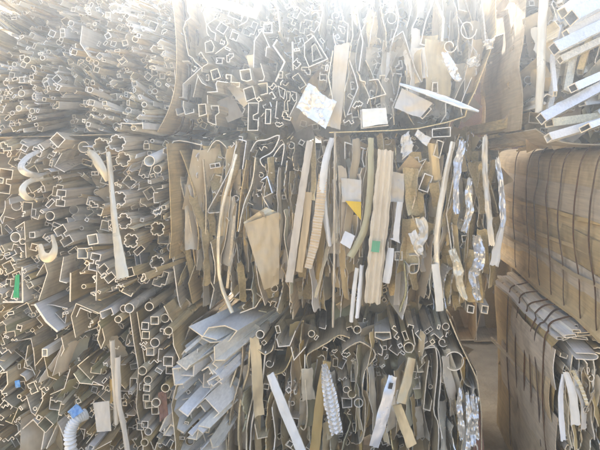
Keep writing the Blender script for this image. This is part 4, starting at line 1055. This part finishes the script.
# left stack
strip("flared_strip", "long white strip widening towards its lower end, on the middle left bale", "metal strip",
      [(108, 152, 1.87), (112, 195, 1.86), (117, 240, 1.84), (123, 278, 1.82)], [4.5, 6, 8.5, 12], 1.85, 'mill', bulge(.006), t=1.2)
strip("curved_strip", "pale curved strip bent over beside the flared white strip", "metal strip", [(89, 153, 1.92), (95, 158, 1.88), (102, 170, 1.87), (107, 181, 1.88)], [8, 10, 9, 5], 1.88, 'mill', bulge(.008), t=1)
strip("curled_tape", "upper of two bluish tapes curling on the middle bale of the left stack", "metal tape", [(41, 150, 1.95), (27, 157, 1.9), (21, 168, 1.88), (33, 175, 1.9), (50, 172, 1.99)], [4, 6, 7, 6, 4], 1.9, 'mill', bulge(.004), t=.8)
strip("curled_tape", "lower of two bluish tapes curling on the middle bale of the left stack", "metal tape", [(43, 178, 1.95), (28, 182, 1.9), (22, 191, 1.88), (30, 200, 1.9), (45, 198, 1.99)], [4, 5, 7, 6, 4], 1.9, 'mill', bulge(.004), t=.8)
strip("curled_tape", "silver ribbon curl hanging left of the dumbbell-shaped tube", "metal tape", [(39, 246, 1.92), (43, 256, 1.88), (51, 257, 1.87), (55, 247, 1.88), (53, 236, 1.92)], [7, 9, 9, 6, 4], 1.88, 'champagne', bulge(.004), t=.8)
plate("plastic_scrap", "green plastic scrap caught behind a thick white angle bar", "plastic scrap", [(15, 276, -.03), (19, 274, -.03), (19.5, 298, -.03), (14, 298, -.03)], DL, 'green', amp=.01)
plate("plastic_scrap", "crumpled blue plastic scrap above a white ribbed hose", "plastic scrap", [(67, 412, -.05), (76, 404, -.05), (84, 411, -.06), (74, 418, -.06)], DL, 'blue', amp=.02)
plate("plastic_scrap", "small blue plastic scrap near the left edge of the lowest left bale", "plastic scrap", [(15, 381, -.03), (20, 380, -.03), (21, 387, -.03), (16, 388, -.03)], DL, 'blue', amp=.01)
plate("cloth_scrap", "orange-brown scrap low beside the column of tubes", "scrap", [(158, 393, .02), (166, 390, .02), (168, 415, .02), (160, 422, .02)], DL, 'rust', amp=.02)
plate("square_plate", "upright cream square plate low on the left stack", "metal plate", [(93, 403, -.05), (109, 401, -.05), (111, 431, -.07), (97, 432, -.07)], DL, 'cream', amp=.006)
strip("pale_bar", "left one of two upright cream bars low on the left stack", "metal bar", [(112, 340, DL - .03), (114, 380, DL - .04), (116, 424, DL - .05)], 5, DL, 'cream', bulge(.008), t=1)
strip("pale_bar", "longer right one of two upright cream bars low on the left stack", "metal bar", [(117, 357, DL - .04), (119, 400, DL - .05), (124, 430, DL - .05), (130, 470, DL - .06)], 5.5, DL, 'cream', bulge(.008), t=1)
def hose():
    mb = MB(); path = smooth_path([tuple(P(86, 414, DL - .02)), tuple(P(76, 420, DL - .05)), tuple(P(70, 434, DL - .06)), tuple(P(72, 462, DL - .05)), tuple(P(70, 500, DL - .02))], 24)
    path = [Vector(p) for p in path]; n = len(path); V = []; m = 14
    for i, p in enumerate(path):
        tg = (path[min(n - 1, i + 1)] - path[max(0, i - 1)]).normalized(); u = tg.cross(Vector((0, 1, 0))).normalized(); w = u.cross(tg)
        r = .018 + .0035 * math.sin(i * 1.6)
        for k in range(m): V.append(p + u * r * math.cos(2 * math.pi * k / m) + w * r * math.sin(2 * math.pi * k / m))
    mb.add(V, [(i * m + k, i * m + (k + 1) % m, (i + 1) * m + (k + 1) % m, (i + 1) * m + k) for i in range(n - 1) for k in range(m)])
    tag(mb.build("ribbed_hose", ["bluewhite_u"], None, path[-1].copy(), 80), "white ribbed hose end bending out of the lowest left bale", "hose")
hose()
# centre stack, top
plate("foil_sheet", "crumpled silver foil square with a bright face on the top centre bale", "foil sheet", [(308, 84, -.05), (336, 103, -.07), (325, 130, -.08), (296, 108, -.06)], D0, 'foil', amp=.022, scale=14, n=20)
strip("tapered_bar", "bright flat bar with pointed end sticking out to the right under the top centre bale", "metal bar", [(400, 84, 2.06), (425, 92, 2.0), (455, 103, 1.93), (479, 111.5, 1.88)], [3, 5.5, 6, 2.2], 1.95, 'bluefoil', bulge(.006), t=1.5)
strip("white_bar", "broad white bar slanting across the upper left of the top centre bale", "metal bar", [(186, -4, 2.03), (222, 4, 2.02), (258, 15, 2.01)], [8, 9, 9], 2.02, 'white', bulge(.006), t=2)
plate("pale_sheet", "pale flat sheet upright behind the foil square, top centre", "sheet", [(334, 46, 0), (350, 42, 0), (340, 130, .02), (330, 128, .02)], D0, 'grey', amp=.01)
plate("pale_sheet", "pale bent sheet leaning left of the pointed bright bar", "sheet", [(402, 88, -.01), (432, 104, -.02), (420, 118, -.02), (394, 108, -.01)], D0, 'grey', amp=.01)
plate("pale_sheet", "small tray-like pale sheet at the foot of the top centre bale", "sheet", [(362, 109, -.01), (386, 108, -.01), (388, 124, -.02), (363, 127, -.02)], D0, 'mill', amp=.006)
plate("foil_scrap", "bright crushed foil nearest the right edge of the top centre bale", "foil", [(484, 40, -.04), (494, 39, -.05), (492, 50, -.05), (482, 47, -.04)], D0, 'foil', amp=.03, scale=50)
plate("foil_scrap", "shiny crushed foil left of the one at the right edge", "foil", [(468, 58, -.04), (481, 56, -.05), (480, 67, -.05), (470, 66, -.04)], D0, 'foil', amp=.03, scale=50)
strip("foil_twist", "twisted shiny foil strip above the pointed bright bar", "foil", [(444, 52, 2.05), (450, 64, 2.03), (456, 76, 2.02), (461, 80, 2.02)], [6, 9, 8, 4], 2.03, 'foil', crumple(.015, 40, 3), t=.8)
# centre stack, middle
strip("bent_strip", "narrow white bowed strip spanning the left half of the middle centre bale", "metal strip",
      [(236, 154, 2.05), (229, 182, 2.03), (221, 215, 2.02), (218, 250, 2.02), (221, 285, 2.02), (232, 313, 2.01)], 3.2, 2.03, 'mill', bulge(.004), t=1.5)
plate("folded_packet", "folded tan metal packet with wrinkled shiny edges, centre of the left half", "folded sheet", [(243, 223, -.05), (266, 207, -.03), (281, 214, -.01), (279, 250, -.02)], D0, 'champagne', amp=.012)
plate("crushed_duct", "crushed tan duct end with bright scuffs in front of the sheets", "folded sheet", [(244, 224, -.055), (279, 212, -.02), (279, 284, -.02), (264, 290, -.055)], D0 - .01, 'bronze', amp=.016, scale=9, n=22)
strip("tan_bar", "long brown flat bar leaning across the middle centre bale", "metal bar", [(310, 141, 2.05), (300, 205, 2.03), (289, 282, 2.01)], [6.5, 7.5, 7.5], 2.03, 'brownsheet', bulge(.004), t=4)
strip("wood_stick", "pale yellowish wooden stick beside the brown bar", "wooden stick", [(309, 192, 2.04), (305, 230, 2.03), (299, 272, 2.02)], [7, 7, 6.5], 2.03, 'wood', None, t=5)
strip("ribbed_strip", "finely ribbed tan strip standing right of the wooden stick", "ribbed strip", [(323, 174, 2.05), (320, 205, 2.03), (315, 240, 2.03), (308, 268, 2.03)], [9, 10, 9, 7], 2.03, 'pinktan', ridges(.006, .011), t=1, nl=120)
strip("curved_strip", "white curved strip just left of the thin upright rod", "metal strip", [(332, 138, 2.06), (325, 165, 2.04), (323, 200, 2.04), (330, 246, 2.05)], [5, 7, 7, 4], 2.05, 'bluewhite', bulge(.006), t=1.2)
strip("thin_rod", "thin pale upright rod spanning the full height of the middle centre bale", "metal rod", [(335, 132, 2.02), (334.5, 200, 2.02), (334, 265, 2.01), (333, 327, 2.01)], 2.3, 2.02, 'grey', bulge(.006), t=2)
strip("olive_band", "olive curved band left of the fluted board", "metal strip", [(371, 138, 2.05), (370, 190, 2.04), (364, 230, 2.03), (350, 257, 2.02)], [6, 6.5, 7, 7], 2.03, 'olive', bulge(.006), t=2)
fb = strip("fluted_board", "broad cream fluted board with a green sticker, right of the olive band", "fluted board", [(386, 150, 2.02), (382, 200, 2.01), (377, 250, 2.0), (372, 303, 2.0)], [16, 17, 17, 16], 2.01, 'cream', flutes(.005, 3), t=5, nl=60, nw=30)
stk = MB(); hstrip(stk, [P(376.5, 241, 1.985), P(375, 252, 1.985)], [pw(8, 2), pw(8, 2)], None, .001, 6, 4)
so = stk.build("sticker", ["green_u"], fb, fb.location); so["label"] = "green sticker"
plate("yellow_sheet", "bright yellow corner of sheet left of the fluted board", "sheet", [(345, 201, -.06), (361, 202, -.06), (361, 220, -.06), (354, 212, -.06)], D0, 'yellow', amp=.004)
plate("grey_sheet", "pale grey sheet above the yellow corner", "sheet", [(341, 178, -.03), (361, 180, -.03), (361, 203, -.04), (342, 202, -.04)], D0, 'grey', amp=.008)
plate("white_tag", "small tilted white square tag beside the fluted board's left side", "tag", [(345, 231, -.05), (355, 236, -.06), (350, 249, -.07), (340, 243, -.06)], D0, 'white', amp=.004)
plate("grey_sheet", "pale grey sheet right of the fluted board's upper half", "sheet", [(391, 172, .0), (404, 174, .0), (404, 202, -.01), (390, 202, -.01)], D0, 'grey', amp=.008)
strip("white_bracket", "upper white bracket with flared foot, right of the fluted board", "bracket", [(400, 202, 2.04), (397, 225, 2.03), (396, 238, 2.03), (395, 241, 2.03)], [6, 6, 6, 12], 2.03, 'white', bulge(.003), t=2, ends=0)
strip("white_bracket", "lower white bracket below the one with the flared foot", "bracket", [(391, 248, 2.04), (389, 265, 2.03), (386, 283, 2.03)], [6, 8, 7], 2.03, 'bluewhite', bulge(.003), t=2, ends=0)
strip("white_bar", "left of two short white uprights at the foot of the fluted board", "metal bar", [(357, 268, 2.04), (354, 290, 2.03), (351, 322, 2.02)], [4, 4, 4], 2.03, 'white', bulge(.004), t=1.5)
strip("white_bar", "right of two short white uprights at the foot of the fluted board", "metal bar", [(362, 265, 2.04), (360, 290, 2.03), (357, 318, 2.02)], [4, 4.5, 4], 2.03, 'bluewhite', bulge(.004), t=1.5)
plate("foil_scrap", "crushed pale foil atop the middle centre bale, left of the open square tubes", "foil", [(400, 138, -.03), (410, 130, -.04), (412, 152, -.05), (402, 160, -.04)], D0, 'white', amp=.03, scale=40)
plate("foil_scrap", "flat pale flap between the crushed foil and the open square tubes", "foil", [(417, 130, -.03), (431, 138, -.04), (427, 146, -.04), (414, 136, -.03)], D0, 'white', amp=.01, scale=30)
strip("shiny_bar", "long shiny bar leaning through the right half of the middle centre bale", "metal bar", [(453, 142, 2.04), (445, 180, 2.02), (438, 225, 2.01), (437, 265, 2.01), (442, 298, 2.01)], [5, 5.5, 5.5, 5, 4.5], 2.02, 'mill', bulge(.008), t=1.5)
strip("white_block", "short bright white block at the foot of the long shiny bar", "metal bar", [(435, 264, 1.99), (438, 288, 1.98), (440, 311, 1.98)], [7, 7.5, 7.5], 1.99, 'white', bulge(.003), t=4, ends=0)
for i, (lab, pts, w, m, am) in enumerate((
        ("twisted bluish foil strip right of the long shiny bar", [(463, 140), (458, 165), (456, 190), (457, 214)], [7, 8, 5, 8], 'bluefoil', .02),
        ("short crumpled foil strip between the bluish foil strip and the spotted bar", [(470, 178), (468, 195), (470, 210), (464, 232)], [5, 6, 8, 6], 'foil', .02),
        ("upright grey bar with dark spots near the right edge of the middle centre bale", [(485, 136), (485, 170), (488, 205), (492, 246)], [5, 6, 6, 6], 'mill', .003),
        ("shining foil edge right of the spotted upright bar", [(497, 158), (501, 185), (503, 210), (503, 228)], [5, 6, 7, 4], 'bluefoil', .012),
        ("white strip end lowest at the right edge of the middle centre bale", [(503, 222), (499, 240), (494, 266)], [4, 7, 9], 'white', .003),
        ("crushed silver strip hanging below the spotted upright bar", [(476, 235), (480, 255), (474, 275), (478, 300)], [9, 11, 10, 7], 'foil', .03),
        ("crumpled dull silver strip left of the hanging crushed one", [(452, 250), (458, 268), (460, 285), (466, 300)], [8, 9, 8, 5], 'mill', .025),
        ("wrinkled silver scrap below the open square tubes of the middle centre bale", [(420, 218), (424, 232), (418, 246), (421, 255)], [9, 10, 9, 6], 'mill', .02),
        ("pale torn scrap beside the flared foot of the upper white bracket", [(412, 232), (416, 242), (421, 252)], [8, 9, 6], 'white', .015))):
    strip("foil_strip" if 'foil' in m else "metal_strip", lab, "foil" if 'foil' in m else "metal strip", [(x, y, 2.04 - .004 * j) for j, (x, y) in enumerate(pts)], w, 2.03, m, crumple(am, 17, i * 3.1), t=1, nl=36, nw=8, ends=.01, edge=.3, angle=25)
# centre stack, bottom
strip("white_plank", "bright white narrow plank leaning at the front of the bottom centre bale", "plank", [(270, 374, 2.02), (277, 392, 2.0), (288, 420, 1.98), (306, 462, 1.95)], [7, 8.5, 9, 9], 1.99, 'white', bulge(.002), t=2, edge=.12)
strip("expanded_mesh_strip", "silver strip with woven chevron pattern near the middle of the bottom centre bale", "mesh strip", [(324, 364, 2.03), (327, 380, 2.01), (331, 402, 2.0), (337, 434, 1.98)], [6, 11, 14, 12], 2.0, 'foil', chevron(.008, .016, .014), t=1, nl=150, nw=14, angle=20)
strip("brown_bar", "long brown bar upright just left of the chevron mesh strip", "metal bar", [(327, 362, 2.06), (320, 400, 2.05), (313, 470, 2.04)], [8, 9, 10], 2.05, 'bronze', bulge(.004), t=3)
bl = strip("bluish_blade", "bluish flat bar with a small dark label, slanting in the bottom centre bale", "metal bar", [(393, 376, 2.0), (388, 396, 1.98), (381, 424, 1.96), (374, 447, 1.95)], [9, 11, 11.5, 9], 1.97, 'bluefoil', bulge(.003), t=2)
lb_ = MB(); hstrip(lb_, [P(391.5, 383, 1.975), P(390, 389, 1.973)], [pw(4, 2), pw(4, 2)], None, .001, 4, 4)
lb_.build("sticker", ["dark_u"], bl, bl.location)
strip("tan_bar", "tan box bar slanting right of the bluish bar", "metal bar", [(412, 358, 2.02), (407, 380, 2.0), (401, 403, 1.98)], [8, 9, 9], 2.0, 'champagne', bulge(.003), t=6, ends=0)
strip("tan_bar", "tan bar hanging low right of the bluish bar, leaning right", "metal bar", [(397, 405, 2.03), (404, 425, 2.02), (412, 446, 2.01)], [9, 10, 10], 2.02, 'champagne', bulge(.004), t=4)
for i, (x, y0, y1) in enumerate(((461, 388, 440), (467, 392, 452), (472, 394, 446), (477, 396, 440))):
    strip("crushed_strip", ["leftmost of four crushed silver strips at the bottom centre bale's right corner", "longest of four crushed silver strips hanging at the bottom centre bale's right corner", "crushed silver strip second from right at the bottom centre bale's right corner", "rightmost of four crushed silver strips at the bottom centre bale's right corner"][i], "metal strip",
          [(x, y0, 2.05), (x + R.uniform(-2, 2), y0 + 18, 2.03), (x + R.uniform(-2, 2), y1 - 14, 2.03), (x + 1, y1, 2.02)], [4, 5, 6, 5], 2.03, 'foil', crumple(.016, 24, i * 7), t=1, nl=40, nw=6, ends=.01, edge=.4, angle=25, group="crushed strips at the corner")
plate("rusty_flap", "rusty orange flap at the lower right corner of the bottom centre bale", "flap", [(476, 418, .01), (481, 410, .01), (484, 452, .01), (473, 452, .01)], D0, 'rust', amp=.01)
# right stack, bottom
strip("white_strip", "bright white strip hanging down the front of the lowest right bale", "metal strip", [(566, 372, 1.78), (572, 392, 1.76), (576, 425, 1.75)], [6, 8, 9], 1.76, 'white', bulge(.004), t=1)
strip("white_strip", "narrow bluish strip left of the bright one on the lowest right bale", "metal strip", [(564, 374, 1.79), (561, 400, 1.78), (563, 440, 1.77)], [4, 5, 5], 1.78, 'bluewhite', bulge(.004), t=1)
strip("beaded_strip", "thin beaded strip curving down right of the bright white strip", "metal strip", [(572, 370, 1.77), (580, 385, 1.75), (587, 405, 1.74)], [3, 3.4, 3], 1.75, 'mill', ridges(.008, .012), t=1, nl=80)

# ================================================================== air, sky, sun, camera
def glare_haze():  # added volume; its scattered sunlight stands in for veiling lens glare
    mb = MB(); box(mb, Vector((0, 1, 1.03)), Vector((7, 0, 0)), Vector((0, 7, 0)), Vector((0, 0, 2.13)))
    o = mb.build("glare_haze", []); o["kind"] = "stuff"
    m = bpy.data.materials.new("glare_haze_volume"); m.use_nodes = True; nt = m.node_tree; nt.nodes.clear()
    out = nt.nodes.new("ShaderNodeOutputMaterial"); pv = nt.nodes.new("ShaderNodeVolumePrincipled")
    pv.inputs["Color"].default_value = HAZE_COL; pv.inputs["Density"].default_value = HAZE_D; pv.inputs["Anisotropy"].default_value = HAZE_G
    nt.links.new(pv.outputs[0], out.inputs["Volume"])
    o.data.materials.append(m)
    for p in o.data.polygons: p.material_index = 0; p.use_smooth = False
HAZE_COL, HAZE_D, HAZE_G = (.80, .90, 1.0, 1), .028, .78
glare_haze()

SUN_EL, SUN_AZ = math.radians(36), math.radians(-5)     # azimuth from +Y (straight behind the stacks), to the left
w = bpy.data.worlds.new("World"); scene.world = w; w.use_nodes = True
nt = w.node_tree; bg = nt.nodes["Background"]
sky = nt.nodes.new("ShaderNodeTexSky"); sky.sky_type = 'NISHITA'; sky.sun_disc = False
sky.sun_elevation = SUN_EL; sky.sun_rotation = SUN_AZ
sky.air_density = .7; sky.dust_density = 8.0; sky.ozone_density = .2
nt.links.new(sky.outputs[0], bg.inputs[0]); bg.inputs[1].default_value = .15
sd = bpy.data.lights.new("sun", 'SUN'); sd.energy = 5.0; sd.angle = math.radians(.5); sd.color = (1, .975, .94)
so_ = bpy.data.objects.new("sun", sd); COL.objects.link(so_)
d = Vector((math.sin(SUN_AZ) * math.cos(SUN_EL), math.cos(SUN_AZ) * math.cos(SUN_EL), math.sin(SUN_EL)))
so_.rotation_euler = d.to_track_quat('Z', 'Y').to_euler(); so_.location = d * 20

cd = bpy.data.cameras.new("camera"); cam = bpy.data.objects.new("camera", cd); COL.objects.link(cam)
cam.location = (0, 0, EYE); cam.rotation_euler = (math.radians(90), 0, 0)
cd.sensor_width = 36; cd.lens = F / 600 * 36; cd.shift_x = -(VX - 300) / 600; cd.shift_y = -(225 - VY) / 600
cd.clip_start = .02; cd.clip_end = 400
scene.camera = cam

scene.render.engine = 'CYCLES'
cy = scene.cycles
cy.max_bounces = 10; cy.diffuse_bounces = 7; cy.glossy_bounces = 6; cy.volume_bounces = 2; cy.transmission_bounces = 2
cy.use_denoising = True
try: cy.denoiser = 'OPENIMAGEDENOISE'
except Exception: pass
cy.sample_clamp_indirect = 4.0; cy.sample_clamp_direct = 8.0
cy.caustics_reflective = False; cy.caustics_refractive = False
vs = scene.view_settings
vs.view_transform = 'Standard'; vs.look = 'None'; vs.gamma = 1.0; vs.exposure = 2.4
